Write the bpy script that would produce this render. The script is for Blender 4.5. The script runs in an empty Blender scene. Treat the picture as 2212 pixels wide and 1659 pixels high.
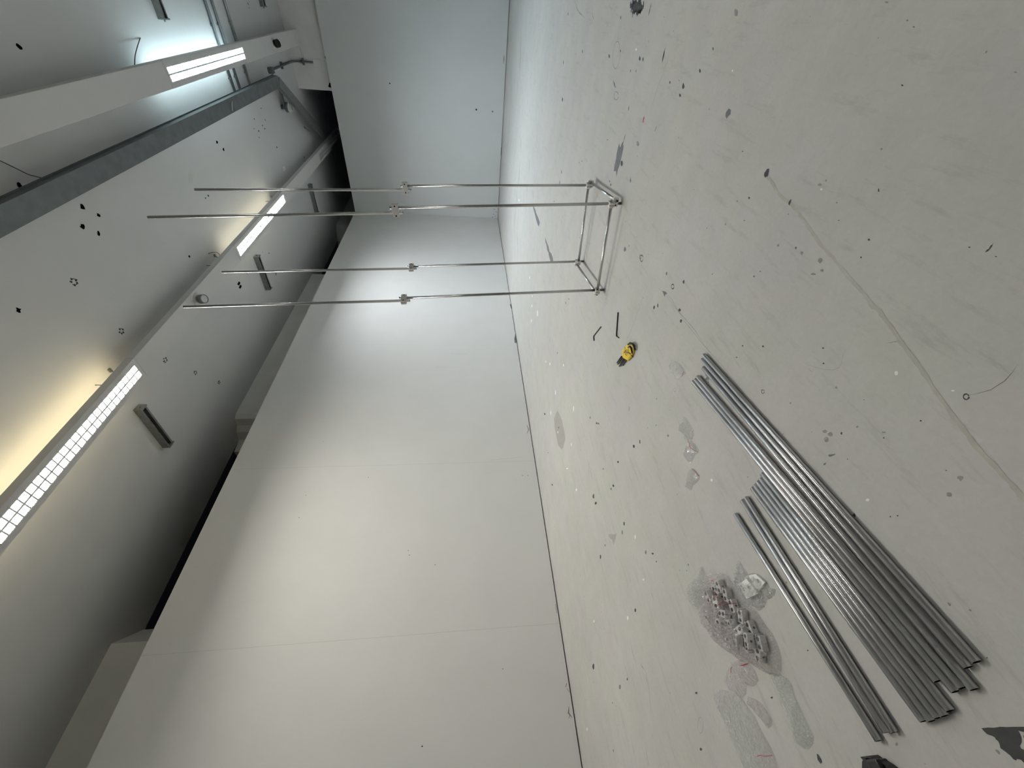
import bpy, bmesh, math, random
from mathutils import Vector, Matrix, noise
from mathutils.geometry import delaunay_2d_cdt
random.seed(7)
sc = bpy.context.scene
COL = sc.collection

# ---------------------------------------------------------------- camera, world, exposure
F_PX = 860.374                      # focal length in pixels of the 2212 x 1659 frame
CAM_H = 1.30
R = ((0.07897064, -0.71284168, -0.69686475),      # world X, Y, Z rows against camera right / down / forward
     (-0.08765292, -0.70130560, 0.70745135),
     (-0.99301592, 0.00521434, -0.11786521))
cam_d = bpy.data.cameras.new('camera'); cam = bpy.data.objects.new('camera', cam_d); COL.objects.link(cam)
cam_d.sensor_fit = 'HORIZONTAL'; cam_d.sensor_width = 36.0; cam_d.lens = F_PX / 2212 * 36.0
cam_d.clip_start = 0.05; cam_d.clip_end = 100
m = Matrix.Identity(4)
for i in range(3):
    m[i][0] = R[i][0]; m[i][1] = -R[i][1]; m[i][2] = -R[i][2]
m[0][3], m[1][3], m[2][3] = 0, 0, CAM_H
cam.matrix_world = m
sc.camera = cam
w = bpy.data.worlds.new('night'); sc.world = w; w.use_nodes = True
w.node_tree.nodes['Background'].inputs[0].default_value = (0.6, 0.65, 0.8, 1)
w.node_tree.nodes['Background'].inputs[1].default_value = 0.002
sc.view_settings.view_transform = 'Standard'; sc.view_settings.look = 'None'
sc.view_settings.exposure = 0.5; sc.view_settings.gamma = 1.0; sc.view_settings.use_curve_mapping = False
cy = sc.cycles
cy.use_denoising = True
cy.use_adaptive_sampling = True; cy.adaptive_threshold = 0.03; cy.adaptive_min_samples = 16
cy.max_bounces = 9; cy.diffuse_bounces = 5; cy.glossy_bounces = 4; cy.transparent_max_bounces = 24
cy.transmission_bounces = 4; cy.caustics_reflective = False; cy.caustics_refractive = False
cy.sample_clamp_indirect = 4.0

# lamp strengths (W/m2-like emission of the tubes), one entry per luminaire
LAMP_NEAR = dict(down=(1.0, 0.965, 0.885), ds=207.0, up=(1.0, 0.84, 0.52), us=6.0)
LAMP_MID = dict(down=(0.90, 0.96, 1.0), ds=355.0, up=(1.0, 0.93, 0.72), us=3.8)
LAMP_BLUE = dict(down=(0.66, 0.86, 1.0), ds=165.0, up=(0.66, 0.88, 0.95), us=13.0)
LAMP_SIDE_FILL = dict(down=(1.0, 0.975, 0.92), ds=75.0, up=(1.0, 0.88, 0.62), us=3.0)     # added fill lamp, unseen in a row to the right, lifts floor and back wall
LAMP_REAR_ADDED = dict(down=(1.0, 0.965, 0.885), ds=52.0, up=(1.0, 0.84, 0.52), us=1.0)  # added unseen lamp above the camera, for highlights on the near tube ends
LAMP_OFF = None

# ---------------------------------------------------------------- pixel -> world on a plane of the room
def ray(x, y):
    a, b = (x - 1106) / F_PX, (y - 829.5) / F_PX
    return Vector([R[i][0] * a + R[i][1] * b + R[i][2] for i in range(3)])
CP = Vector((0, 0, CAM_H))
def onz(x, y, z=0.0):
    r = ray(x, y); return CP + r * ((z - CAM_H) / r.z)
def onx(x, y, X):
    r = ray(x, y); return CP + r * (X / r.x)
def ony(x, y, Y):
    r = ray(x, y); return CP + r * (Y / r.y)

XL, YB, ZP, ZC = -6.153, 15.32, 5.27, 6.268     # left partition, back partition, partition top, ceiling

# ---------------------------------------------------------------- materials
def mat(name, color, rough=0.6, metal=0.0, spec=0.5, noise_amt=0.0, noise_scale=5.0, bump=0.0, bump_scale=60.0):
    mm = bpy.data.materials.new(name); mm.use_nodes = True
    nt = mm.node_tree; b = nt.nodes['Principled BSDF']
    b.inputs['Base Color'].default_value = (*color, 1); b.inputs['Roughness'].default_value = rough
    b.inputs['Metallic'].default_value = metal; b.inputs['Specular IOR Level'].default_value = spec
    tc = nt.nodes.new('ShaderNodeTexCoord')
    if noise_amt:
        n = nt.nodes.new('ShaderNodeTexNoise'); n.inputs['Scale'].default_value = noise_scale; n.inputs['Detail'].default_value = 6
        nt.links.new(tc.outputs['Object'], n.inputs['Vector'])
        r = nt.nodes.new('ShaderNodeMapRange')
        r.inputs['From Min'].default_value = 0.3; r.inputs['From Max'].default_value = 0.7
        r.inputs['To Min'].default_value = 1 - noise_amt; r.inputs['To Max'].default_value = 1 + noise_amt
        nt.links.new(n.outputs['Fac'], r.inputs['Value'])
        mx = nt.nodes.new('ShaderNodeVectorMath'); mx.operation = 'SCALE'
        mx.inputs[0].default_value = color; nt.links.new(r.outputs['Result'], mx.inputs['Scale'])
        nt.links.new(mx.outputs[0], b.inputs['Base Color'])
    if bump:
        n2 = nt.nodes.new('ShaderNodeTexNoise'); n2.inputs['Scale'].default_value = bump_scale; n2.inputs['Detail'].default_value = 4
        nt.links.new(tc.outputs['Object'], n2.inputs['Vector'])
        bp = nt.nodes.new('ShaderNodeBump'); bp.inputs['Strength'].default_value = bump; bp.inputs['Distance'].default_value = 0.002
        nt.links.new(n2.outputs['Fac'], bp.inputs['Height']); nt.links.new(bp.outputs['Normal'], b.inputs['Normal'])
    return mm

def add_seams(mm, axis, seams, dark=0.72):
    """hairline panel joints of a painted board wall: thin wavering lines at fixed places of the wall"""
    nt = mm.node_tree; b = nt.nodes['Principled BSDF']
    tc = nt.nodes.new('ShaderNodeTexCoord'); sp = nt.nodes.new('ShaderNodeSeparateXYZ'); nt.links.new(tc.outputs['Object'], sp.inputs[0])
    wn = nt.nodes.new('ShaderNodeTexNoise'); wn.inputs['Scale'].default_value = 3.0; wn.inputs['Detail'].default_value = 5
    nt.links.new(tc.outputs['Object'], wn.inputs['Vector'])
    acc = None
    for s0, wd in seams:
        a = nt.nodes.new('ShaderNodeMath'); a.operation = 'MULTIPLY_ADD'; a.inputs[1].default_value = 0.012; a.inputs[2].default_value = -s0 - 0.006
        nt.links.new(wn.outputs['Fac'], a.inputs[0])
        d = nt.nodes.new('ShaderNodeMath'); d.operation = 'ADD'; nt.links.new(sp.outputs[axis], d.inputs[0]); nt.links.new(a.outputs[0], d.inputs[1])
        ab = nt.nodes.new('ShaderNodeMath'); ab.operation = 'ABSOLUTE'; nt.links.new(d.outputs[0], ab.inputs[0])
        lt = nt.nodes.new('ShaderNodeMath'); lt.operation = 'LESS_THAN'; lt.inputs[1].default_value = wd; nt.links.new(ab.outputs[0], lt.inputs[0])
        if acc is None: acc = lt
        else:
            mxx = nt.nodes.new('ShaderNodeMath'); mxx.operation = 'MAXIMUM'
            nt.links.new(acc.outputs[0], mxx.inputs[0]); nt.links.new(lt.outputs[0], mxx.inputs[1]); acc = mxx
    sc_ = nt.nodes.new('ShaderNodeMapRange'); sc_.inputs['To Min'].default_value = 1; sc_.inputs['To Max'].default_value = dark
    nt.links.new(acc.outputs[0], sc_.inputs['Value'])
    old = b.inputs['Base Color'].links[0].from_socket
    mx = nt.nodes.new('ShaderNodeVectorMath'); mx.operation = 'SCALE'
    nt.links.new(old, mx.inputs[0]); nt.links.new(sc_.outputs[0], mx.inputs['Scale']); nt.links.new(mx.outputs[0], b.inputs['Base Color'])

def emis(name, color, strength):
    mm = bpy.data.materials.new(name); mm.use_nodes = True; nt = mm.node_tree
    nt.nodes.clear(); o = nt.nodes.new('ShaderNodeOutputMaterial'); e = nt.nodes.new('ShaderNodeEmission')
    e.inputs[0].default_value = (*color, 1); e.inputs[1].default_value = strength; nt.links.new(e.outputs[0], o.inputs[0]); return mm

def film(name, tint, opac=0.16, rough=0.06, glint=0.12):
    """thin crumpled plastic: mostly clear, a little white scatter (both ways), sharp glints on the creases"""
    mm = bpy.data.materials.new(name); mm.use_nodes = True; nt = mm.node_tree; nt.nodes.clear(); L = nt.links.new
    def node(t, **kw):
        n_ = nt.nodes.new(t)
        for k, v in kw.items(): n_.inputs[k].default_value = v
        return n_
    o = node('ShaderNodeOutputMaterial'); tr = node('ShaderNodeBsdfTransparent'); tr.inputs[0].default_value = (*tint, 1)
    tc = node('ShaderNodeTexCoord')
    bn = node('ShaderNodeTexNoise', Scale=52.0, Detail=3.0, Distortion=1.5); L(tc.outputs['Object'], bn.inputs['Vector'])
    bp = node('ShaderNodeBump', Strength=1.0, Distance=0.014); L(bn.outputs['Fac'], bp.inputs['Height'])
    df = node('ShaderNodeBsdfDiffuse', Color=(0.93, 0.93, 0.93, 1)); L(bp.outputs['Normal'], df.inputs['Normal'])
    tl = node('ShaderNodeBsdfTranslucent', Color=(0.95 * tint[0], 0.95 * tint[1], 0.95 * tint[2], 1))
    sc_ = node('ShaderNodeMixShader', Fac=0.5); L(df.outputs[0], sc_.inputs[1]); L(tl.outputs[0], sc_.inputs[2])
    lw = node('ShaderNodeLayerWeight', Blend=0.35)
    n = node('ShaderNodeTexNoise', Scale=28.0, Detail=4.0); L(tc.outputs['Object'], n.inputs['Vector'])
    pw = node('ShaderNodeMath'); pw.operation = 'POWER'; pw.inputs[1].default_value = 2.0; L(n.outputs['Fac'], pw.inputs[0])
    a = node('ShaderNodeMath'); a.operation = 'MULTIPLY'; a.inputs[1].default_value = 0.34; L(lw.outputs['Facing'], a.inputs[0])
    c = node('ShaderNodeMath'); c.operation = 'MULTIPLY_ADD'; c.inputs[1].default_value = opac * 1.25; c.inputs[2].default_value = 0.0; L(pw.outputs[0], c.inputs[0])
    s = node('ShaderNodeMath'); s.operation = 'ADD'; s.use_clamp = True; L(a.outputs[0], s.inputs[0]); L(c.outputs[0], s.inputs[1])
    mx = node('ShaderNodeMixShader'); L(s.outputs[0], mx.inputs[0]); L(tr.outputs[0], mx.inputs[1]); L(sc_.outputs[0], mx.inputs[2])
    gl = node('ShaderNodeBsdfGlossy', Roughness=rough, Color=(1, 1, 1, 1)); L(bp.outputs['Normal'], gl.inputs['Normal'])
    ad = node('ShaderNodeMixShader', Fac=glint); L(mx.outputs[0], ad.inputs[1]); L(gl.outputs[0], ad.inputs[2]); L(ad.outputs[0], o.inputs[0])
    return mm

M_wall = mat('painted_board', (0.85, 0.84, 0.82), 0.62, noise_amt=0.02, noise_scale=1.3, bump=0.25, bump_scale=14)
add_seams(M_wall, 'Y', [(4.205, 0.0016), (1.52, 0.0016), (7.6, 0.0008), (10.6, 0.0008)])
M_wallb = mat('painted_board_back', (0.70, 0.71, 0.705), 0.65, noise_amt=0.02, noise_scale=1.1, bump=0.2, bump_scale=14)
M_outer = mat('painted_plaster', (0.78, 0.775, 0.76), 0.8, noise_amt=0.04, noise_scale=2.5, bump=0.3, bump_scale=20)
M_ceil = mat('ceiling_paint', (0.66, 0.66, 0.655), 0.85, noise_amt=0.02, noise_scale=2.0, bump=0.2, bump_scale=40)
M_black = mat('black_void', (0.004, 0.004, 0.004), 0.9, noise_amt=0.1)
M_dark = mat('dark_mark', (0.05, 0.05, 0.052), 0.8, noise_amt=0.2, noise_scale=30)
M_hole = mat('black_hole', (0.004, 0.004, 0.004), 0.95, spec=0.05)
M_pale = mat('filler_stain', (0.64, 0.625, 0.59), 0.85, noise_amt=0.04)
M_chip = mat('bare_concrete', (0.165, 0.17, 0.18), 0.75, noise_amt=0.14, noise_scale=22, bump=0.4)
M_chipdk = mat('tar_spot', (0.055, 0.055, 0.06), 0.7, noise_amt=0.2, noise_scale=60)
M_stain = mat('dirt_stain', (0.375, 0.36, 0.335), 0.6, noise_amt=0.06, noise_scale=14)
M_scr = mat('scratch', (0.27, 0.265, 0.255), 0.6, noise_amt=0.15, noise_scale=40)
M_white = mat('paint_fleck', (0.82, 0.82, 0.80), 0.5, noise_amt=0.02)
M_red = mat('red_fleck', (0.35, 0.05, 0.04), 0.5, noise_amt=0.05)
M_yline = mat('yellow_mark', (0.62, 0.55, 0.12), 0.5, noise_amt=0.05)
M_seamf = mat('floor_joint', (0.44, 0.425, 0.375), 0.6, noise_amt=0.12, noise_scale=18)
M_steel = mat('bare_steel', (0.70, 0.70, 0.705), 0.31, 1.0, noise_amt=0.04, noise_scale=30)
M_steelfr = mat('brushed_steel', (0.55, 0.548, 0.545), 0.26, 1.0, noise_amt=0.04, noise_scale=30)
def brushed(mm, an=0.9):
    nt = mm.node_tree; b = nt.nodes['Principled BSDF']; b.inputs['Anisotropic'].default_value = an
    vt = nt.nodes.new('ShaderNodeVectorTransform'); vt.vector_type = 'VECTOR'; vt.convert_from = 'OBJECT'; vt.convert_to = 'WORLD'
    vt.inputs[0].default_value = (0, 0, 1); nt.links.new(vt.outputs[0], b.inputs['Tangent'])
brushed(M_steel, 0.8); brushed(M_steelfr, 0.4)
M_bore = mat('tube_bore', (0.03, 0.03, 0.032), 0.6, 0.6, noise_amt=0.05)
M_alu = mat('cast_aluminium', (0.62, 0.61, 0.595), 0.42, 0.85, noise_amt=0.05, noise_scale=40)
M_alum = mat('milled_clamp', (0.74, 0.72, 0.70), 0.42, 0.15, noise_amt=0.04, noise_scale=60)
M_galv = mat('galvanised_steel', (0.15, 0.165, 0.17), 0.5, 0.35, noise_amt=0.14, noise_scale=7, bump=0.15)
M_galvd = mat('dull_galvanised_steel', (0.26, 0.27, 0.265), 0.5, 0.6, noise_amt=0.16, noise_scale=12)
M_dkcond = mat('grey_conduit', (0.13, 0.14, 0.15), 0.5, 0.3, noise_amt=0.1, noise_scale=20)
M_hous = mat('luminaire_enamel', (0.66, 0.65, 0.635), 0.5, noise_amt=0.015, noise_scale=4)
M_louv = mat('louver_metal', (0.80, 0.80, 0.82), 0.3, 0.4, noise_amt=0.02)
M_rubber = mat('black_plastic', (0.012, 0.012, 0.013), 0.4, noise_amt=0.1, noise_scale=40)
M_key = mat('black_oxide_steel', (0.016, 0.016, 0.018), 0.38, 0.3, noise_amt=0.1, noise_scale=60)
M_yel = mat('yellow_plastic', (0.80, 0.56, 0.02), 0.4, noise_amt=0.03, noise_scale=40)
M_plastw = mat('white_plastic', (0.7, 0.69, 0.66), 0.5, noise_amt=0.02)
M_paper = mat('pale_carton', (0.80, 0.79, 0.76), 0.6, noise_amt=0.02)
M_zip = mat('red_zip', (0.45, 0.03, 0.035), 0.5, noise_amt=0.05)
M_film = film('clear_film', (0.985, 0.985, 0.985), 0.15)
M_filmp = film('pinkish_film', (0.99, 0.976, 0.98), 0.20)
M_filmg = film('greenish_film', (0.972, 0.985, 0.978), 0.14)
M_filmm = film('milky_film', (0.98, 0.98, 0.98), 0.5, 0.12)
M_glassd = mat('night_glass', (0.005, 0.006, 0.008), 0.25, noise_amt=0.05)

# floor paint: worn grey coating, built-in cloudy dirt, specks and scuffs
M_floor = bpy.data.materials.new('floor_coating'); M_floor.use_nodes = True
def floor_nodes(mm):
    nt = mm.node_tree; b = nt.nodes['Principled BSDF']; L = nt.links.new
    tc = nt.nodes.new('ShaderNodeTexCoord')
    def noi(scale, detail, rough=0.55, vec=None):
        n = nt.nodes.new('ShaderNodeTexNoise'); n.inputs['Scale'].default_value = scale; n.inputs['Detail'].default_value = detail
        n.inputs['Roughness'].default_value = rough; L(vec or tc.outputs['Object'], n.inputs['Vector']); return n.outputs['Fac']
    def rng(s, a, bb, c, d):
        r = nt.nodes.new('ShaderNodeMapRange'); L(s, r.inputs['Value'])
        for k, v in zip(('From Min', 'From Max', 'To Min', 'To Max'), (a, bb, c, d)): r.inputs[k].default_value = v
        return r.outputs['Result']
    def mul(a, bb):
        q = nt.nodes.new('ShaderNodeMath'); q.operation = 'MULTIPLY'; L(a, q.inputs[0])
        if hasattr(bb, 'type') and not isinstance(bb, float): L(bb, q.inputs[1])
        else: q.inputs[1].default_value = bb
        return q.outputs[0]
    def math2(op, a, bb):
        q = nt.nodes.new('ShaderNodeMath'); q.operation = op
        for i_, v in enumerate((a, bb)):
            if isinstance(v, (int, float)): q.inputs[i_].default_value = v
            else: L(v, q.inputs[i_])
        return q.outputs[0]
    big = rng(noi(0.55, 5), 0.35, 0.65, 0.955, 1.04)
    med = rng(noi(3.5, 8, 0.68), 0.35, 0.7, 0.94, 1.035)
    fine = rng(noi(48, 5, .7), 0.3, 0.7, 0.955, 1.03)
    # small dark chips
    def specks(scale, rad, gate_scale, g0, g1, dark):
        v = nt.nodes.new('ShaderNodeTexVoronoi'); v.inputs['Scale'].default_value = scale; v.inputs['Randomness'].default_value = 1
        wv = nt.nodes.new('ShaderNodeVectorMath'); wv.operation = 'ADD'
        nn = nt.nodes.new('ShaderNodeTexNoise'); nn.inputs['Scale'].default_value = scale * 5; nn.inputs['Detail'].default_value = 2
        L(tc.outputs['Object'], nn.inputs['Vector'])
        sv = nt.nodes.new('ShaderNodeVectorMath'); sv.operation = 'SCALE'; sv.inputs['Scale'].default_value = 0.12 / scale * 1.6
        L(nn.outputs['Color'], sv.inputs[0]); L(tc.outputs['Object'], wv.inputs[0]); L(sv.outputs[0], wv.inputs[1])
        L(wv.outputs[0], v.inputs['Vector'])
        sepc = nt.nodes.new('ShaderNodeSeparateColor'); L(v.outputs['Color'], sepc.inputs[0])
        rr = math2('MULTIPLY', math2('POWER', sepc.outputs[0], 4.0), rad)      # few large, many tiny
        core = math2('LESS_THAN', v.outputs['Distance'], rr)
        gate = math2('GREATER_THAN', noi(gate_scale, 3), g0)
        sel = math2('GREATER_THAN', sepc.outputs[1], g1)
        return rng(math2('MULTIPLY', math2('MULTIPLY', core, gate), sel), 0, 1, 1, dark)
    s1 = specks(9.0, 0.09, 1.1, 0.50, 0.4, 0.45)
    s2 = specks(26.0, 0.15, 2.0, 0.52, 0.3, 0.5)
    # streaky scuffs stretched along the room
    mp = nt.nodes.new('ShaderNodeMapping'); mp.inputs['Scale'].default_value = (6.0, 0.9, 1.0); mp.inputs['Rotation'].default_value = (0, 0, 0.25)
    L(tc.outputs['Object'], mp.inputs['Vector'])
    scf = rng(noi(3.2, 10, 0.75, mp.outputs[0]), 0.54, 0.76, 1.0, 0.75)
    fac = big
    for q in (med, fine, s1, s2, scf): fac = mul(fac, q)
    hue = nt.nodes.new('ShaderNodeMix'); hue.data_type = 'RGBA'
    hue.inputs[6].default_value = (0.535, 0.53, 0.49, 1); hue.inputs[7].default_value = (0.53, 0.515, 0.497, 1)
    L(rng(noi(1.7, 4), 0.4, 0.6, 0, 1), hue.inputs[0])
    sc2 = nt.nodes.new('ShaderNodeVectorMath'); sc2.operation = 'SCALE'; L(hue.outputs[2], sc2.inputs[0]); L(fac, sc2.inputs['Scale'])
    L(sc2.outputs[0], b.inputs['Base Color'])
    L(rng(noi(2.2, 6), 0.3, 0.7, 0.52, 0.68), b.inputs['Roughness']); b.inputs['Specular IOR Level'].default_value = 0.32
    bp = nt.nodes.new('ShaderNodeBump'); bp.inputs['Strength'].default_value = 0.12; bp.inputs['Distance'].default_value = 0.003
    L(noi(9, 6, 0.6), bp.inputs['Height']); L(bp.outputs['Normal'], b.inputs['Normal'])
floor_nodes(M_floor)

# ---------------------------------------------------------------- mesh helpers
def link(name, bm, mats, parent=None, smooth=False):
    me = bpy.data.meshes.new(name); bm.to_mesh(me); bm.free()
    for q in (mats if isinstance(mats, (list, tuple)) else [mats]): me.materials.append(q)
    if smooth:
        for p in me.polygons: p.use_smooth = True
    o = bpy.data.objects.new(name, me); COL.objects.link(o)
    if parent: o.parent = parent
    return o
def tag(o, label, cat, group=None, kind=None):
    o['label'] = label; o['category'] = cat
    if group: o['group'] = group
    if kind: o['kind'] = kind
    return o
def thing(name, label, cat, loc=(0, 0, 0), group=None):
    o = bpy.data.objects.new(name, None); COL.objects.link(o); o.location = loc; o.empty_display_size = 0.05
    return tag(o, label, cat, group)
def struct(name, bm, m_, smooth=False):
    o = link(name, bm, m_, smooth=smooth); o['kind'] = 'structure'; return o

def box(bm, c, s, mi=0, rot=None, bev=0.0):
    r = bmesh.ops.create_cube(bm, size=1.0); vs = r['verts']
    mtx = Matrix.Translation(Vector(c)) @ (rot.to_4x4() if rot else Matrix.Identity(4)) @ Matrix.Diagonal((*s, 1))
    bmesh.ops.transform(bm, matrix=mtx, verts=vs)
    fs = set(f for v in vs for f in v.link_faces)
    for f in fs: f.material_index = mi
    if bev:
        es = list(set(e for v in vs for e in v.link_edges))
        bmesh.ops.bevel(bm, geom=es, offset=bev, segments=2, affect='EDGES', profile=0.5, clamp_overlap=True)
def frame_of(d):
    d = d.normalized(); up = Vector((0, 0, 1)) if abs(d.z) < 0.9 else Vector((1, 0, 0))
    a = d.cross(up).normalized(); b = a.cross(d).normalized(); return a, b
def cyl(bm, p, q, r, n=16, mi=0, cap=True, bore=None, bmi=1):
    """tube from p to q; bore = inner radius gives open ends with a dark recessed bore"""
    p, q = Vector(p), Vector(q); a, b = frame_of(q - p); d = (q - p).normalized()
    def ring(c, rad): return [bm.verts.new(c + (a * math.cos(2 * math.pi * i / n) + b * math.sin(2 * math.pi * i / n)) * rad) for i in range(n)]
    R1, R2 = ring(p, r), ring(q, r)
    for i in range(n):
        f = bm.faces.new((R1[i], R1[(i + 1) % n], R2[(i + 1) % n], R2[i])); f.material_index = mi; f.smooth = True
    if bore:
        for RR, c, s in ((R1, p, 1), (R2, q, -1)):
            I1 = ring(c, bore); I2 = ring(c + d * s * 0.03, bore)
            for i in range(n):
                j = (i + 1) % n
                bm.faces.new((RR[i], I1[i], I1[j], RR[j]) if s > 0 else (RR[i], RR[j], I1[j], I1[i])).material_index = mi
                bm.faces.new((I1[i], I2[i], I2[j], I1[j]) if s > 0 else (I1[i], I1[j], I2[j], I2[i])).material_index = bmi
            bm.faces.new(I2).material_index = bmi
    elif cap:
        bm.faces.new(R1[::-1]).material_index = mi; bm.faces.new(R2).material_index = mi
def path(bm, pts, r, n=8, mi=0):
    pts = [Vector(p) for p in pts]; rings = []
    for i, p in enumerate(pts):
        d = (pts[min(i + 1, len(pts) - 1)] - pts[max(i - 1, 0)]); a, b = frame_of(d)
        if rings:                                  # keep the frame from flipping
            a = (pa - d.normalized() * pa.dot(d.normalized())).normalized(); b = d.normalized().cross(a) * -1; b = a.cross(d.normalized())
        pa = a
        rings.append([bm.verts.new(p + (a * math.cos(2 * math.pi * k / n) + b * math.sin(2 * math.pi * k / n)) * r) for k in range(n)])
    for A, B in zip(rings, rings[1:]):
        for k in range(n):
            f = bm.faces.new((A[k], A[(k + 1) % n], B[(k + 1) % n], B[k])); f.material_index = mi; f.smooth = True
    bm.faces.new(rings[0][::-1]).material_index = mi; bm.faces.new(rings[-1]).material_index = mi
def poly(bm, pts, mi, up=None):
    vs = [bm.verts.new(p) for p in pts]; f = bm.faces.new(vs); f.normal_update()
    if up is not None and f.normal.dot(up) < 0: f.normal_flip()
    f.material_index = mi; return f
def ribbon(bm, pts, wd, mi, nrm, jitter=0.0, taper=False):
    pts = [Vector(p) for p in pts]; L_, n = [], len(pts)
    for i, p in enumerate(pts):
        d = (pts[min(i + 1, n - 1)] - pts[max(i - 1, 0)]).normalized(); s = d.cross(nrm).normalized()
        ww = wd * (1 + random.uniform(-jitter, jitter)) * 0.5
        if taper: ww *= max(0.15, math.sin(math.pi * (i + 0.15) / (n - 0.7)))
        L_.append((bm.verts.new(p + s * ww), bm.verts.new(p - s * ww)))
    for A, B in zip(L_, L_[1:]):
        f = bm.faces.new((A[0], A[1], B[1], B[0])); f.normal_update()
        if f.normal.dot(nrm) < 0: f.normal_flip()
        f.material_index = mi
def blob(bm, c, rx, ry, ang, mi, nrm, ax=None, n=14, rough=0.25):
    c = Vector(c); a, b = ax if ax else (Vector((1, 0, 0)), Vector((0, 1, 0)))
    ca, sa = math.cos(ang), math.sin(ang); A = a * ca + b * sa; B = b * ca - a * sa; sd = random.uniform(0, 50)
    pts = []
    for i in range(n):
        t = 2 * math.pi * i / n; k = 1 + rough * noise.noise(Vector((math.cos(t) * 1.7 + sd, math.sin(t) * 1.7, sd))) * 2
        pts.append(c + A * math.cos(t) * rx * k + B * math.sin(t) * ry * k)
    poly(bm, pts, mi, nrm)

UP, DN = Vector((0, 0, 1)), Vector((0, 0, -1))
ZF = 0.0007
def fl(*pp, z=ZF): return [onz(x, y, z) for x, y in pp]

# ================================================================= floor with its wear
bm = bmesh.new()
poly(bm, [(-9, -5, 0), (6, -5, 0), (6, 19, 0), (-9, 19, 0)], 0, UP)
FM = [M_floor, M_chip, M_chipdk, M_stain, M_scr, M_white, M_red, M_yline, M_seamf, mat('deep_flake', (0.052, 0.053, 0.052), 0.8, noise_amt=0.2, noise_scale=30, bump=0.4)]
# large flaked patch at the near edge, and the flaked streaks by the frame
def tri_poly(bm, pts, mi):
    pts = [Vector(p) for p in pts]
    res = delaunay_2d_cdt([Vector((p.x, p.y)) for p in pts], [(i, (i + 1) % len(pts)) for i in range(len(pts))], [], 1, 1e-6)
    vs = [bm.verts.new((v.x, v.y, ZF)) for v in res[0]]
    for t in res[2]:
        f = bm.faces.new([vs[i] for i in t]); f.normal_update()
        if f.normal.z < 0: f.normal_flip()
        f.material_index = mi
tri_poly(bm, fl((2120, 1573), (2134, 1571.5), (2147, 1572), (2160, 1570), (2175, 1570.5), (2190, 1570), (2212, 1570), (2240, 1568), (2262, 1576), (2240, 1584), (2212, 1581), (2206, 1580), (2199, 1578), (2203, 1585), (2206, 1594),
    (2206.5, 1603), (2202, 1612), (2206, 1617), (2214, 1621), (2250, 1640), (2262, 1668), (2235, 1670), (2212, 1648), (2205, 1641), (2197, 1639.5), (2195, 1643), (2189, 1640), (2182, 1632), (2172, 1624), (2161, 1616),
    (2159, 1607), (2156, 1601), (2151, 1597), (2149, 1593), (2143, 1589.5), (2137, 1588), (2131, 1585), (2125, 1579)), 9)
tri_poly(bm, fl((1352.5, 287), (1349.5, 298), (1346, 310), (1347, 318), (1344, 333), (1341, 346), (1338, 358), (1335, 366), (1331.5, 382), (1330.5, 369), (1326, 370), (1327.5, 356), (1331, 343), (1332, 332), (1334.5, 320), (1337.5, 309), (1339.5, 319), (1343, 310), (1347, 304), (1348.5, 296)), 1)
tri_poly(bm, fl((1151, 436), (1153.5, 447), (1156, 452), (1158, 460), (1163, 471), (1166, 480), (1164, 490), (1161, 484), (1158, 474), (1155, 461), (1152, 450)), 1)
tri_poly(bm, fl((1177.5, 513), (1181, 523), (1185, 533), (1187, 543), (1191, 548), (1194, 557), (1195.5, 564.5), (1189, 564.5), (1186, 553), (1185, 546), (1182, 540), (1181, 531), (1178, 522)), 1)
tri_poly(bm, fl((1203.5, 886), (1208, 894), (1214, 908), (1219, 930), (1221.5, 948), (1217, 966), (1213, 971), (1206, 962), (1202, 944), (1198, 922), (1197, 904)), 3)
tri_poly(bm, fl((1332, 1151), (1330, 1162), (1327, 1174), (1325.5, 1178), (1322, 1166), (1316, 1161), (1314.5, 1154), (1321, 1153), (1326, 1155)), 3)
tri_poly(bm, fl((1430.5, 628), (1437, 630), (1441.5, 634), (1437.5, 636), (1435.5, 641), (1433, 634)), 1)
tri_poly(bm, fl((1574, 234), (1579, 237), (1578, 247), (1573, 251), (1570, 257), (1567, 251), (1568, 243)), 1)
tri_poly(bm, fl((1790, 982), (1798, 981), (1806, 980), (1801, 984), (1793, 987), (1789, 985)), 1)
tri_poly(bm, fl((1780, 1001), (1785, 999), (1783, 1004), (1778, 1005)), 1)
tri_poly(bm, fl((1764, 1628), (1768, 1630), (1774, 1640), (1776, 1646), (1773, 1650), (1766, 1641)), 2)
tri_poly(bm, fl((1364, 8), (1369, 5), (1377, 4), (1385, 8), (1390, 13), (1386, 19), (1380, 22), (1376, 26), (1371, 27), (1366, 22), (1363, 15)), 2)
for i in range(34):                                                       # splash around the tar spot
    a = random.uniform(0, 6.28); rr = random.uniform(9, 17)
    p = onz(1376 + rr * 0.9 * math.cos(a), 16 + rr * math.sin(a), ZF); blob(bm, p, random.uniform(.008, .03), random.uniform(.006, .016), random.uniform(0, 3), 2, UP, n=7)
blob(bm, onz(1656, 374, ZF), 0.018, 0.013, 0.6, 2, UP)
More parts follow.
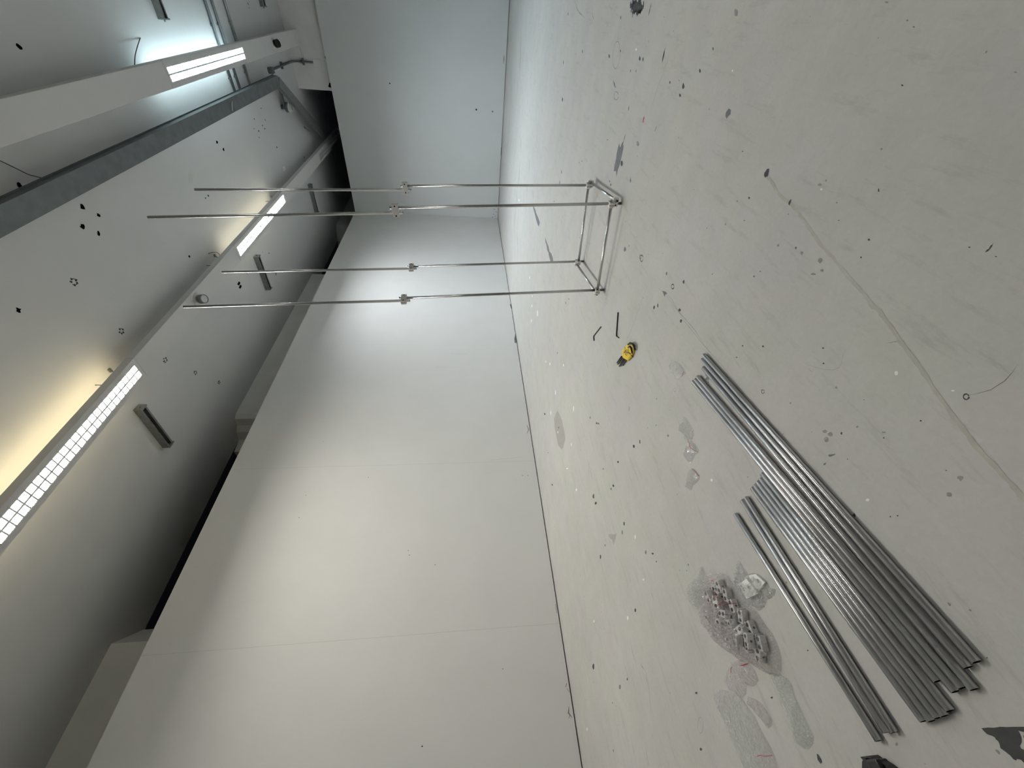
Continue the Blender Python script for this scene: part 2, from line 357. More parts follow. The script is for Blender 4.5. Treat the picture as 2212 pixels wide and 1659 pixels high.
# joint line wandering across the coating
sm = [(1657, 381), (1663, 388), (1668, 394), (1672, 402), (1676, 412), (1683, 421), (1690, 428), (1698, 433), (1706, 438), (1715, 449), (1724, 460), (1731, 470), (1741, 484), (1750, 497), (1760, 510), (1772, 529), (1787, 545),
      (1800, 558), (1815, 577), (1834, 600), (1852, 620), (1870, 641), (1886, 663), (1900, 672), (1912, 692), (1930, 714), (1942, 734), (1960, 758), (1981, 785), (2003, 817), (2021, 847), (2040, 872), (2060, 901), (2083, 930), (2105, 961), (2129, 988), (2150, 1008), (2170, 1032), (2190, 1052), (2212, 1078), (2235, 1104), (2262, 1134)]
pts = []
for (a, b) in zip(sm, sm[1:]):
    for k in range(3):
        pts.append((a[0] + (b[0] - a[0]) * k / 3 + random.uniform(-.7, .7), a[1] + (b[1] - a[1]) * k / 3 + random.uniform(-.7, .7)))
ribbon(bm, fl(*pts), 0.012, 8, UP, jitter=0.3)
blob(bm, onz(1706, 437, ZF + .0003), 0.010, 0.006, 0.4, 2, UP)
# long hairline scratches, pencil ring, fine strands
def scratch(pp, wd, mi=4, j=.5, sub=4):
    q = []
    for a, b in zip(pp, pp[1:]):
        for k in range(sub): q.append((a[0] + (b[0] - a[0]) * k / sub + random.uniform(-.15, .15), a[1] + (b[1] - a[1]) * k / sub + random.uniform(-.15, .15)))
    q.append(pp[-1]); ribbon(bm, fl(*q), wd, mi, UP, jitter=j, taper=True)
scratch([(1408, 592), (1390, 640), (1372, 690), (1355, 735), (1344, 765)], .0022)
scratch([(1406, 594), (1424, 625), (1450, 645), (1475, 690), (1520, 745), (1560, 790), (1600, 840), (1625, 870)], .0022)
scratch([(1440, 640), (1465, 672), (1500, 712), (1520, 742)], .004)
scratch([(1452, 96), (1442, 130), (1430, 165), (1418, 195), (1408, 230), (1395, 270)], .003)
scratch([(1437, 103), (1433, 120), (1430, 136)], .016, 2)
scratch([(1407, 7), (1404, 20), (1400.5, 35)], .012, 2)
scratch([(1359, 227), (1357, 240)], .012, 2); scratch([(1419, 272), (1414, 284)], .010, 2); scratch([(1352, 288), (1347, 305)], .006, 1)
scratch([(1241, 0), (1247, 20), (1252, 28), (1263, 38)], .012); scratch([(1279, 26), (1281, 36), (1283, 44)], .012)
scratch([(1324, 172), (1327, 182), (1330, 190)], .012, 2)
scratch([(1271, 1455), (1264, 1430), (1256, 1400)], .003)
scratch([(1397, 1452), (1401, 1480), (1404, 1512), (1406, 1545)], .004); scratch([(1386, 1440), (1397, 1482)], .003)
scratch([(1300, 1100), (1307, 1122), (1312, 1140)], .004); scratch([(1406, 1278), (1412, 1296)], .004)
scratch([(1268, 990), (1275, 1012), (1280, 1042)], .004, 2); scratch([(1271, 1000), (1272, 1030)], .006, 4)
scratch([(1298, 950), (1303, 970), (1309, 1000)], .003); scratch([(1294, 918), (1288, 938), (1284, 955)], .003)
scratch([(1187, 1080), (1183, 1070), (1180, 1050)], .003, 2); scratch([(1180, 1080), (1184, 1103)], .004, 2)
scratch([(1382, 1430), (1386, 1438), (1397, 1455)], .003, 2); scratch([(1395, 1455), (1399, 1480)], .005, 2)
scratch([(1196, 1500), (1203, 1540)], .004); scratch([(1392, 1600), (1399, 1640), (1403, 1659)], .006)
scratch([(1745, 795), (1756, 805)], .0012, 2)
scratch([(1726, 771), (1736, 783), (1745, 788), (1760, 793), (1780, 798), (1800, 799), (1812, 794), (1818, 784), (1821, 768), (1825, 755), (1828, 742)], .0011, 4, .1)
scratch([(2066 + 12, 855), (2108, 851), (2140, 842), (2170, 823), (2188, 803), (2199, 786)], .0011, 2, .1)
scratch([(1914, 741), (1956, 735)], .002); scratch([(2139, 536), (2133, 541), (2128, 545)], .004, 2)
scratch([(2146, 525), (2140, 533), (2135, 541)], .003, 2)
ring = []
for i in range(41):
    t = 2 * math.pi * i / 40; ring.append(onz(1331.5 + 7.6 * math.cos(t) + 3.4 * math.sin(t) * -0.6, 119 + 29.5 * math.sin(t), ZF))
ribbon(bm, ring, .006, 4, UP)
ring = [onz(1513 + 6 * math.cos(2 * math.pi * i / 30), 1567 + 17 * math.sin(2 * math.pi * i / 30), ZF) for i in range(31)]
ribbon(bm, ring, .002, 4, UP)
for cx, cy_, r1, r2, wd, mi in ((1331, 207, 5, 9, .008, 4), (1386, 558, 3, 7, .006, 2), (1383, 555, 2, 4, .004, 2), (1453, 619, 3, 5, .006, 2), (1648, 846, 3, 4, .0025, 2), (2087, 857, 6, 6, .003, 2), (1458, 842, 3, 4, .002, 4), (1309, 650, 2, 5, .004, 4), (1785, 949, 4, 4, .003, 4)):
    ribbon(bm, [onz(cx + r1 * math.cos(.5 * i), cy_ + r2 * math.sin(.5 * i), ZF) for i in range(13)], wd, mi, UP, jitter=.4)
# lines worn along the foot of the walls
for pp, wd in (([(1126, 55), (1124, 120), (1121, 170)], .05), ([(1126, 298), (1124, 328)], .05), ([(1122.5, 342), (1121, 385), (1118, 408)], .06), ([(1117, 412), (1115.5, 437)], .05), ([(1114.5, 448), (1112, 475), (1110, 503)], .05),
               ([(1117, 506), (1118.5, 530), (1118, 552)], .05), ([(1143, 340), (1144, 372)], .03), ([(1140, 395), (1137, 430)], .03), ([(1151, 410), (1151.5, 434)], .03)):
    scratch(pp, wd, 4, .3)
# scattered dark and white chips read off the coating
spk = [(1340, 110, 1.5, 5), (1316, 121, 2, 8), (1382, 127, 3, 11), (1389, 128, 2, 9), (1258, 111, 1.5, 9), (1217, 135, 1.3, 8), (1341, 38, 1.5, 9), (1227, 30, 1.3, 7), (1215, 215, 2, 9), (1362, 153, 1.5, 6), (1374, 153, 1.3, 8),
       (1391, 255, 2, 4), (1447, 178, 2, 6), (1467, 174, 1.2, 4), (1512, 153, 3, 10), (1476, 187, 4, 14), (1469, 206, 3, 8), (1590, 27, 7, 16), (1540, 105, 3, 7), (1213, 372, 1.5, 8), (1209, 394, 1.5, 8), (1362, 390, 2, 13), (1317, 392, 1.3, 5),
       (1319, 399, 1.5, 6), (1377, 337, 1, 2), (1312, 302, 1.2, 3), (1378, 310, 5, 11), (1257, 348, 1.2, 4), (1251, 351, 1, 3), (1343, 353, 4, 12), (1350, 539, 4, 11), (1440, 591, 3, 8), (1477, 609, 4, 8), (1229, 646, 1.2, 3), (1222, 654, 1, 6),
       (1197, 435, 1, 3), (1413, 664, 3, 8), (1421, 660, 2, 8), (1468, 670, 4, 7), (1471, 693, 4, 7), (1204, 762, 1, 5), (1177, 894, 2, 5), (1207, 925, 1.5, 6), (1275, 902, 2, 6), (1289, 914, 3, 4), (1293, 915, 2, 4), (1184, 978, 1.5, 2),
       (1193, 1047, 2, 4), (1335, 998, 3, 5), (1303, 1013, 2, 4), (1282, 1072, 3, 9), (1287, 1087, 4, 6), (1320, 1056, 3, 5), (1325, 1049, 3, 6), (1382, 954, 2, 9), (1369, 964, 4, 7), (1443, 941, 3, 5), (1348, 1131, 3, 8), (1344, 1150, 2, 9),
       (1395, 1193, 3, 8), (1410, 1196, 4, 4), (1307, 1178, 2, 5), (1297, 1203, 2.5, 9), (1418, 1213, 2.5, 3), (1487, 1220, 2, 5), (1372, 1318, 3, 8), (1282, 1440, 4, 13), (1339, 1484, 3, 10), (1355, 1467, 2, 6), (1323, 1518, 1.5, 3),
       (1325, 1622, 2, 6), (1604, 327, 2, 3), (1618, 427, 3, 5), (1771, 399, 7, 6), (1904, 322, 5, 5), (1898, 411, 3, 7), (1877, 518, 4, 5), (1860, 556, 3, 4), (1812, 476, 3, 2), (1719, 535, 4, 5), (1732, 547, 6, 8), (1772, 563, 9, 12), (1775, 584, 6, 6),
       (1757, 592, 10, 4), (1642, 586, 3, 3), (1629, 597, 4, 4), (1608, 476, 2, 3), (2094, 534, 4, 3), (2151, 554, 4, 2), (1974, 58, 4, 3), (1960, 44, 4, 3), (1915, 5, 6, 4), (2194, 156, 5, 4), (1949, 184, 4, 4), (1778, 752, 4, 3), (1779, 785, 4, 3),
       (1806, 837, 5, 5), (1852, 922, 5, 5), (1793, 938, 9, 9), (1786, 951, 8, 8), (1782, 932, 8, 7), (1818, 936, 4, 6), (1648, 748, 4, 4), (1591, 772, 3, 3), (1604, 747, 3, 3), (1646, 842, 2, 2), (1939, 1114, 3, 3), (1831, 992, 2, 2), (2075, 1033, 12, 10),
       (2050, 1068, 10, 10), (1909, 934, 8, 4), (1909, 946, 3, 3), (2044, 1016, 3, 3), (1989, 909, 4, 3), (1752, 1233, 4, 6), (1745, 1405, 3, 3), (1504, 1497, 4, 5), (1514, 1618, 4, 6), (1667, 1507, 4, 4), (1903, 1438, 3, 3), (1937, 1608, 5, 9), (2132, 1421, 3, 3), (1923, 1116, 3, 3)]
for x, y, rx, ry in spk:
    c = onz(x, y, ZF); ex = (onz(x + 1, y, ZF) - c); ey = (onz(x, y + 1, ZF) - c)
    n = 8; pts = []; k0 = random.uniform(0, 9)
    for i in range(n):
        t = 2 * math.pi * i / n; k = 0.62 * (1 + .5 * noise.noise(Vector((math.cos(t) * 2 + k0, math.sin(t) * 2, k0)))); pts.append(c + ex * rx * k * math.cos(t) + ey * ry * k * math.sin(t) * .85)
    poly(bm, pts, random.choice((1, 2, 2)) if rx < 5 else 4, UP)
for x, y, rx, ry in [(1144, 600, 1, 4), (1150, 640, 1, 3), (1149, 661, 1, 5), (1161, 677, 1.3, 9), (1148, 693, 1, 5), (1188, 786, 1.3, 4), (1217, 789, 1.3, 4), (1179, 781, 1, 3), (1190, 892, 1.3, 6), (1239, 883, 1.3, 8), (1234, 960, 1, 5), (1205, 935, 2, 4), (1225, 1012, 3, 2), (1245, 1058, 2, 4), (1121, 432, 1, 4), (1200, 848, 1.2, 7), (1283, 1342, 1.5, 4), (1356, 1335, 2, 6),
                     (1372, 1160, 1.5, 6), (1374, 107, 2, 4), (1582, 153, 2, 3), (1537, 1037, 3, 4), (1774, 409, 3, 3), (1874, 1080, 5, 4), (1936, 806, 5, 6), (2058, 844, 5, 2), (1220, 1584, 1.4, 5), (1268, 1575, 1.4, 5), (1390, 1252, 2, 3)]:
    c = onz(x, y, ZF); ex = (onz(x + 1, y, ZF) - c); ey = (onz(x, y + 1, ZF) - c)
    poly(bm, [c + ex * rx * .8 * math.cos(t * .785) + ey * ry * .8 * math.sin(t * .785) for t in range(8)], 5, UP)
blob(bm, onz(1390, 258, ZF), 0.018, 0.012, 0.4, 6, UP)
ribbon(bm, fl((1101, 572), (1103.5, 585), (1106.5, 600)), 0.05, 7, UP, taper=True)
blob(bm, onz(1530, 819, ZF), 0.017, 0.015, 0.4, 1, UP, rough=.7, n=20); blob(bm, onz(1845, 1113, ZF), 0.006, 0.005, 0.4, 2, UP, rough=.5)
blob(bm, onz(1527, 808, ZF), 0.008, 0.010, 0.4, 1, UP, rough=.7)
blob(bm, onz(1359, 883, ZF), 0.022, 0.016, 0.4, 3, UP, rough=.3)
struct('floor', bm, FM)

# ================================================================= walls
bm = bmesh.new()                                   # tall board partition on the left, held just off the floor
box(bm, (XL - .05, (YB - 3) / 2 - .5, (ZP + .014) / 2), (.10, YB + 4.0, ZP - .014))
WM = [M_wall, M_dark, M_pale, M_scr, M_chip]
XW = XL + .0008; NX = Vector((1, 0, 0))
def wl(*pp): return [onx(x, y, XW) for x, y in pp]
for x, y, r in ((912, 1612, .008), (882, 1189, .006), (884.5, 1199, .006), (796, 1031, .006), (661, 1070, .005), (646, 1118, .006), (1129, 1027, .007), (1140, 1027, .006), (698, 953, .004), (1086, 1445, .006), (940, 1220, .006)):
    blob(bm, onx(x, y, XW), r, r, 0, 1, NX, ax=(Vector((0, 1, 0)), UP), n=8)
for pp in ([(1115, 718), (1117, 722), (1119, 740), (1112, 741), (1111, 732), (1113, 722)], [(1101, 657), (1105, 658), (1106, 668), (1104, 666)]):
    poly(bm, wl(*pp), 4, NX)
for pp, wd in (([(1138, 918), (1142, 928), (1138, 937)], .025), ([(1224, 1476), (1222, 1484)], .02), ([(1229, 1526), (1228, 1540), (1236, 1551)], .016), ([(1231, 1545), (1229, 1552)], .012), ([(1225, 1487), (1230, 1495)], .012), ([(940, 793), (1000, 793)], .004),
               ([(973, 764), (1010, 765)], .006), ([(1060, 994), (1130, 987)], .004), ([(1200, 1305), (1203, 1325)], .02)):
    ribbon(bm, wl(*pp), wd, 3, NX, jitter=.3, taper=True)
struct('wall_left', bm, WM)

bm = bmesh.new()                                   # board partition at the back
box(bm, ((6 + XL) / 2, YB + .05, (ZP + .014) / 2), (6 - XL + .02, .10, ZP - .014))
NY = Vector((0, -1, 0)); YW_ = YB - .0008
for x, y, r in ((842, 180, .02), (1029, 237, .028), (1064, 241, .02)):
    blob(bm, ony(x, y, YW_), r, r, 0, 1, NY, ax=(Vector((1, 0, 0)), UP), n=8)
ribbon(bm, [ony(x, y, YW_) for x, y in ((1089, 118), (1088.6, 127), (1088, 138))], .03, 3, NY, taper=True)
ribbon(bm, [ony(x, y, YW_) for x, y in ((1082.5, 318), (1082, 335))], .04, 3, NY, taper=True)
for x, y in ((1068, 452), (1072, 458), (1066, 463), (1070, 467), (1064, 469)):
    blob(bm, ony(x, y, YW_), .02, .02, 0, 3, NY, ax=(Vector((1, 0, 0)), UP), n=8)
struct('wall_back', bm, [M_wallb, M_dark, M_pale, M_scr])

YU = YB + .12
bm = bmesh.new()                                   # plastered wall above the back partition, ends at an opening
box(bm, ((6 - 2.545) / 2, YU + .15, (ZC + 4.9) / 2), (6 + 2.545, .30, ZC - 4.9))
YUW = YU - .001
for pp in ([(703, 116), (707, 121), (708, 127), (704, 129), (701.5, 124)], [(711.5, 178), (714, 180), (717, 189), (713, 189), (709, 187.5)]):
    poly(bm, [ony(x, y, YUW) for x, y in pp], 1, NY)
for x, y, rx, rz in ((644, 84, .10, .012), (650, 112, .12, .012), (655, 118, .08, .01)):
    blob(bm, ony(x, y, YUW), rx, rz, 0, 2, NY, ax=(Vector((1, 0, 0)), UP), n=12, rough=.5)
struct('wall_back_upper', bm, [M_outer, M_hole, M_pale])

def prism(bm, plan, z0, z1, mi=0):
    B = [bm.verts.new((x, y, z0)) for x, y in plan]; T = [bm.verts.new((x, y, z1)) for x, y in plan]; n = len(plan)
    for i in range(n): bm.faces.new((B[i], B[(i + 1) % n], T[(i + 1) % n], T[i])).material_index = mi
    bm.faces.new(T).material_index = mi; bm.faces.new(B[::-1]).material_index = mi
    bmesh.ops.recalc_face_normals(bm, faces=bm.faces)
bm = bmesh.new()                                   # outer plaster wall beyond the partition: piers with splayed window reveals
prism(bm, [(-7.0, -3.0), (-6.97, 1.90), (-7.12, 1.99), (-7.47, 2.20), (-7.9, 2.20), (-7.9, -3.0)], 0, ZC)
prism(bm, [(-7.0, 6.24), (-7.08, 12.40), (-7.5, 12.62), (-7.9, 12.62), (-7.9, 5.6), (-7.53, 5.6), (-7.50, 5.90), (-7.30, 5.96), (-7.22, 6.08), (-7.05, 6.12)], 0, ZC)
prism(bm, [(-6.95, 16.0), (-6.95, 19.0), (-7.9, 19.0), (-7.9, 15.7), (-7.5, 15.7)], 0, ZC)
struct('wall_left_outer', bm, M_outer)
bm = bmesh.new(); box(bm, (-7.62, 3.9, 3.1), (.04, 3.4, 6.1)); struct('window_1', bm, M_glassd)
bm = bmesh.new(); box(bm, (-7.62, 14.16, 3.1), (.04, 3.08, 6.1)); struct('window_2', bm, M_glassd)
bm = bmesh.new(); box(bm, (6.05, 7, ZC / 2), (.1, 24, ZC)); struct('wall_right', bm, M_wallb)
bm = bmesh.new(); box(bm, (-.5, -5.05, ZC / 2), (15, .1, ZC)); struct('wall_front', bm, M_wallb)

# ================================================================= ceiling with holes and patches
bm = bmesh.new()
poly(bm, [(-7.5, -5.1, ZC), (6.1, -5.1, ZC), (6.1, 20.0, ZC), (-7.5, 20.0, ZC)], 0, DN)
ZCD = ZC - .0015
def ce(x, y): return onz(x, y, ZCD)
for x, y, r in ((42, 101, .03), (43, 379 + 22, .035), (178, 447, .035), (213, 465, .028), (178, 489, .035), (213, 504, .028), (469, 307, .03), (483, 323, .035), (549, 257, .02), (559, 283, .025), (573, 259, .018), (560, 297, .018),
                (549, 278, .015), (567, 279 - 8, .02), (572, 278, .022), (565, 234, .015), (563, 234, .015), (444, 428, .02), (450, 423, .02), (598, 318, .025), (536, 8, .02), (538, 17, .015), (40, 670, .03), (581, 547, .02), (657, 340, .03), (409, 554, .025), (534, 591, .015), (567, 545, .01)):
    blob(bm, ce(x, y), r, r * .9, random.uniform(0, 3), 1, DN, n=10, rough=.3)
for cx, cy_, s in ((160, 609, .10), (262, 715, .09), (357, 778, .09), (422, 805, .08), (473, 826, .07), (596, 592, .06)):
    c = ce(cx, cy_)
    for k in range(5):
        a = k * 1.26 + random.uniform(-.3, .3); blob(bm, c + Vector((math.cos(a), math.sin(a), 0)) * s * .42, .018, .012, a, 3, DN, n=8, rough=.4)
    ribbon(bm, [c + Vector((math.cos(t * .5), math.sin(t * .5), 0)) * s * .4 for t in range(10)], .008, 3, DN, jitter=.5)
blob(bm, ce(412, 382), .14, .07, 1.0, 2, DN, n=16, rough=.3)
q = ce(614, 364); poly(bm, [q + Vector(v) for v in ((-.06, -.1, 0), (.06, -.09, 0), (.05, .1, 0), (-.05, .1, 0))], 4, DN)
for x, y in ((516, 612), (519, 619)):                        # two square black openings side by side
    c = ce(x, y); poly(bm, [ce(x - 3.6, y + 2.4), ce(x, y - 4.6), ce(x + 3.6, y - 1.0), ce(x + .2, y + 5.2)], 1, DN)
CEIL = struct('ceiling', bm, [M_ceil, M_hole, M_pale, M_dark, M_wall])

# ================================================================= suspended light trunking
ZB, ZT = 5.90, 6.00
ROWS = {'left': (-4.385, -4.045), 'right': (-1.500, -1.150), 'side': (1.390, 1.740)}
GRID_W, GRID_OFF = 0.19, 0.0
def housing_bm(x0, x1, y0, y1):
    """blank trunking box between luminaires"""
    bm = bmesh.new(); box(bm, ((x0 + x1) / 2, (y0 + y1) / 2, (ZB + ZT) / 2), (x1 - x0, y1 - y0, ZT - ZB), bev=.004); return bm
def luminaire(name, label, x0, x1, y0, y1, L_):
    gx = (x0 + x1) / 2 - .005
    t = thing(name, label, 'ceiling lamp', (gx, (y0 + y1) / 2, ZB), 'louvred luminaires in the trunking')
    off = Vector((gx, (y0 + y1) / 2, ZB))
    def put(nm, bm, m_, par=None, smooth=False):
        bmesh.ops.translate(bm, verts=bm.verts, vec=-off); return link(nm, bm, m_, par or t, smooth)
    bm = bmesh.new(); gw = GRID_W / 2; yc, yl = (y0 + y1) / 2, y1 - y0; zc_ = (ZB + ZT) / 2; h = ZT - ZB
    box(bm, ((x0 + gx - gw) / 2, yc, zc_), (gx - gw - x0, yl, h)); box(bm, ((x1 + gx + gw) / 2, yc, zc_), (x1 - gx - gw, yl, h))
    box(bm, (gx, yc, ZT - .008), (2 * gw, yl, .015))
    box(bm, (gx, y0 + .03, zc_), (2 * gw, .06, h)); box(bm, (gx, y1 - .03, zc_), (2 * gw, .06, h))
    put('housing', bm, M_hous)
    bm = bmesh.new(); n = round((y1 - y0) / .102); ya, yb = y0 + .06, y1 - .06; d = .030
    for i in range(1, n): box(bm, (gx, ya + (yb - ya) * i / n, ZB + d / 2 + .004), (2 * gw - .002, .017, d))
    box(bm, (gx, yc, ZB + .040), (.024, yb - ya, .076))
    box(bm, (gx - gw + .003, yc, ZB + d / 2 + .004), (.004, yb - ya, d)); box(bm, (gx + gw - .003, yc, ZB + d / 2 + .004), (.004, yb - ya, d))
    put('louver', bm, M_louv)
    em_ = emis(name + '_down', L_['down'], L_['ds']) if L_ else M_plastw
    for sx in (-.046, .046):
        bm = bmesh.new(); cyl(bm, (gx + sx, ya + .01, ZB + .056), (gx + sx, yb - .01, ZB + .056), .021, 12); put('lamp_tube', bm, em_, smooth=True)
    bm = bmesh.new(); box(bm, (gx, yc, ZB + .083), (2 * gw - .004, yb - ya, .003)); put('reflector', bm, M_louv)
    if L_:
        me_ = emis(name + '_up', L_['up'], L_['us'])
        for sx in (x0 + .095, x1 - .095):
            bm = bmesh.new(); cyl(bm, (sx, y0 + .12, ZT + .020), (sx, y1 - .12, ZT + .020), .016, 10); put('uplight_tube', bm, me_, smooth=True)
    return t
LU = {'left': [(1.58, 4.66, 'near', LAMP_NEAR), (8.14, 11.21, 'mid', LAMP_MID), (14.68, 17.75, 'far', LAMP_OFF)], 'right': [(8.29, 11.42, 'blue', LAMP_BLUE)]}
luminaire('linear_luminaire', 'long lit louvre lamp nearest the camera, its yellow glow on the ceiling', *ROWS['left'], 1.58, 4.66, LAMP_NEAR)
luminaire('linear_luminaire', 'added dim louvre lamp above the camera, out of view, for highlights on the tubes', *ROWS['left'], -1.49, 1.575, LAMP_REAR_ADDED)
luminaire('linear_luminaire', 'lit white louvre lamp crossed by the standing poles', *ROWS['left'], 8.14, 11.21, LAMP_MID)
luminaire('linear_luminaire', 'unlit dark louvre lamp at the top of the back wall opening', *ROWS['left'], 14.68, 17.75, LAMP_OFF)
luminaire('linear_luminaire', 'bluish lit louvre lamp beside the three thin conduits', *ROWS['right'], 8.29, 11.42, LAMP_BLUE)
luminaire('linear_luminaire', 'added louvre lamp out of view on the right, for fill light', *ROWS['side'], 1.58, 4.66, LAMP_SIDE_FILL)
def trunk(label, row, spans):
    x0, x1 = ROWS[row]; t = thing('light_trunking', label, 'trunking', ((x0 + x1) / 2, 0, ZB))
    for a, b in spans:
        bm = housing_bm(x0, x1, a, b); bmesh.ops.translate(bm, verts=bm.verts, vec=-Vector(((x0 + x1) / 2, 0, ZB))); link('cover_profile', bm, M_hous, t)
    y = spans[0][0] + 1.2                                        # thin drop rods up to the ceiling
    while y < 15:
        bm = bmesh.new(); cyl(bm, (0, y, ZT - ZB), (0, y, ZC - ZB), .006, 8); link('hanger_rod', bm, M_galvd, t)
        y += 3.3
    return t
TL = trunk('white light trunking run closest to the left wall', 'left', [(-3.5, -1.495), (4.665, 8.135), (11.215, 14.675)])
TR = trunk('white light trunking run right of the galvanised tray', 'right', [(-3.5, 8.285), (11.425, 15.30)])
trunk('white light trunking run outside the right edge of the picture', 'side', [(-3.5, 1.575), (4.665, 15.30)])
# dark slots in the cover (marks seen on the run)
def spot(label, x, y, r, tilt, plate, body):
    c = Vector((x, y, ZB)); t = thing('adjustable_spotlight', label, 'spotlight', c)
    bm = bmesh.new(); cyl(bm, (0, 0, 0), (0, 0, -.012), r, 28); link('mounting_plate', bm, plate, t)
    d = Vector((math.sin(tilt) * .8, -math.sin(tilt) * .6, -math.cos(tilt)))
    bm = bmesh.new(); cyl(bm, d * .055, d * .14, r * .62, 24, bore=r * .52, bmi=1); link('lamp_body', bm, [body, M_bore if body != M_plastw else M_pale], t)
    bm = bmesh.new(); cyl(bm, d * .128, d * .134, r * .50, 24); link('lens', bm, M_hous if body == M_galvd else M_bore, t)
    return t
c = onz(428, 648, ZB); spot('round grey spotlight on the left trunking beside the pole tips', -4.21, c.y, .125, .30, M_plastw, M_galvd)
c = onz(591, 95, ZB); spot('round spotlight with dark lens near the end of the right trunking', -1.33, c.y, .13, .35, M_plastw, M_rubber)

# ================================================================= galvanised tray and conduits
t = thing('cable_tray', 'wide grey galvanised cable tray crossing the ceiling, turning off at the back', 'cable tray', (0, 0, 5.9))
zt = 5.9; xr, xl = onz(307, 300, zt).x, onz(398, 300, zt).x; ye = 12.95
bm = bmesh.new()
box(bm, ((xr + xl) / 2, (ye - 3.5) / 2, .003), (xr - xl, ye + 3.5, .006)); box(bm, (xr + .002, (ye - 3.5) / 2, .05), (.005, ye + 3.5, .10)); box(bm, (xl - .002, (ye - 3.5) / 2, .05), (.005, ye + 3.5, .10))
box(bm, (xr + .012, (ye - 3.5) / 2, .10), (.025, ye + 3.5, .004)); box(bm, (xl - .012, (ye - 3.5) / 2, .10), (.025, ye + 3.5, .004))
link('tray_run', bm, M_galv, t)
bm = bmesh.new()
A = Vector(((xr + xl) / 2 - .02, ye + .03, 0)); B = Vector((-3.75, 15.62, 0)); dd = (B - A); ln = dd.length; an = math.atan2(dd.y, dd.x); rz = Matrix.Rotation(an, 3, 'Z')
mid = (A + B) / 2; sdv = Vector((-math.sin(an), math.cos(an), 0)); wv = (xr - xl) * .98
box(bm, mid + Vector((0, 0, .003)), (ln, wv, .006), rot=rz); box(bm, mid + sdv * wv / 2 + Vector((0, 0, .05)), (ln, .005, .10), rot=rz); box(bm, mid - sdv * wv / 2 + Vector((0, 0, .05)), (ln, .005, .10), rot=rz)
link('tray_branch', bm, M_galvd, t)
for y in (1.2, 4.2, 7.2, 10.2, 12.7):
    bm = bmesh.new(); cyl(bm, ((xr + xl) / 2, y, .006), ((xr + xl) / 2, y, ZC - 5.9), .006, 8); link('hanger_rod', bm, M_galvd, t)

for i, (px, py, lab) in enumerate(((441.6, 0, 'thin ceiling conduit nearest the blue lamp centre, first of the parallel three'), (455, 0, 'middle one of the three thin parallel ceiling conduits'), (479.6, 0, 'thin ceiling conduit set apart, closest to the back wall of the three'))):
    y = (11.13, 11.42, 12.0)[i]; bm = bmesh.new()
    cyl(bm, (-2.02, y, ZC - .035), (2.6, y, ZC - .035), .024, 12)
    for k in range(6): box(bm, (-1.75 + k * .85, y, ZC - .02), (.03, .075, .045))
    tag(link('conduit', bm, M_dkcond if i < 2 else M_galvd), lab, 'conduit', 'three parallel conduits on the ceiling')
# conduit that drops down the upper back wall
zcb = ZC - .05; xc = -1.88
t = thing('conduit_drop', 'bent dark conduit running down the upper back wall from a junction box', 'conduit', (xc, 14, zcb))
yj = onz(587, 153, zcb).y; off = Vector((xc, 14, zcb)); zl = ony(676, 134, YU - .03).z
bm = bmesh.new(); path(bm, [Vector(p) - off for p in ((xc, yj, zcb), (xc, YU - .35, zcb), (xc, YU - .15, zcb - .03), (xc, YU - .05, zcb - .12), (xc, YU - .032, zcb - .25), (xc, YU - .032, zl))], .026, 10); link('pipe', bm, M_dkcond, t)
bm = bmesh.new(); box(bm, Vector((xc, yj - .05, ZC - .06)) - off, (.13, .16, .11), bev=.01); link('junction_box', bm, M_dkcond, t)
bm = bmesh.new(); box(bm, Vector((xc, 14.4, ZC - .03)) - off, (.16, .04, .06), bev=.006); link('pipe_clamp', bm, M_dkcond, t)
bm = bmesh.new(); box(bm, Vector((xc, YU - .035, (zl + zcb) / 2)) - off, (.16, .07, .04), bev=.006); link('pipe_clamp', bm, M_dkcond, t)
za, zb_ = ony(676, 134, YU - .01).z, ony(693, 134, YU - .01).z
bm = bmesh.new(); box(bm, Vector((xc - .02, YU - .012, (za + zb_) / 2)) - off, (.19, .022, za - zb_), bev=.006); link('cover_plate', bm, M_outer, t)
# alarm on a short arm left of the tray end
zd = 6.10; c = onz(622, 232, zd)
t = thing('smoke_alarm', 'round white alarm on a grey arm below the ceiling at the tray corner', 'alarm', c)
bm = bmesh.new(); a = onz(606, 186, zd); box(bm, ((a.x - c.x) / 2, (a.y - c.y) / 2, .06), (abs(a.x - c.x) + .05, .06, .045)); link('arm', bm, M_dkcond, t)
bm = bmesh.new(); cyl(bm, (0, 0, .05), (0, 0, -.02), .12, 28); cyl(bm, (0, 0, .17), (0, 0, .05), .05, 16); link('base', bm, M_dkcond, t)
bm = bmesh.new(); cyl(bm, (0, 0, -.02), (0, 0, -.065), .115, 28); cyl(bm, (0, 0, -.065), (0, 0, -.10), .085, 28); link('cap', bm, M_plastw, t)
bm = bmesh.new()
for k in range(5): box(bm, (-.04 + k * .02, 0, -.101), (.008, .09, .004))
link('grille', bm, M_hole, t)

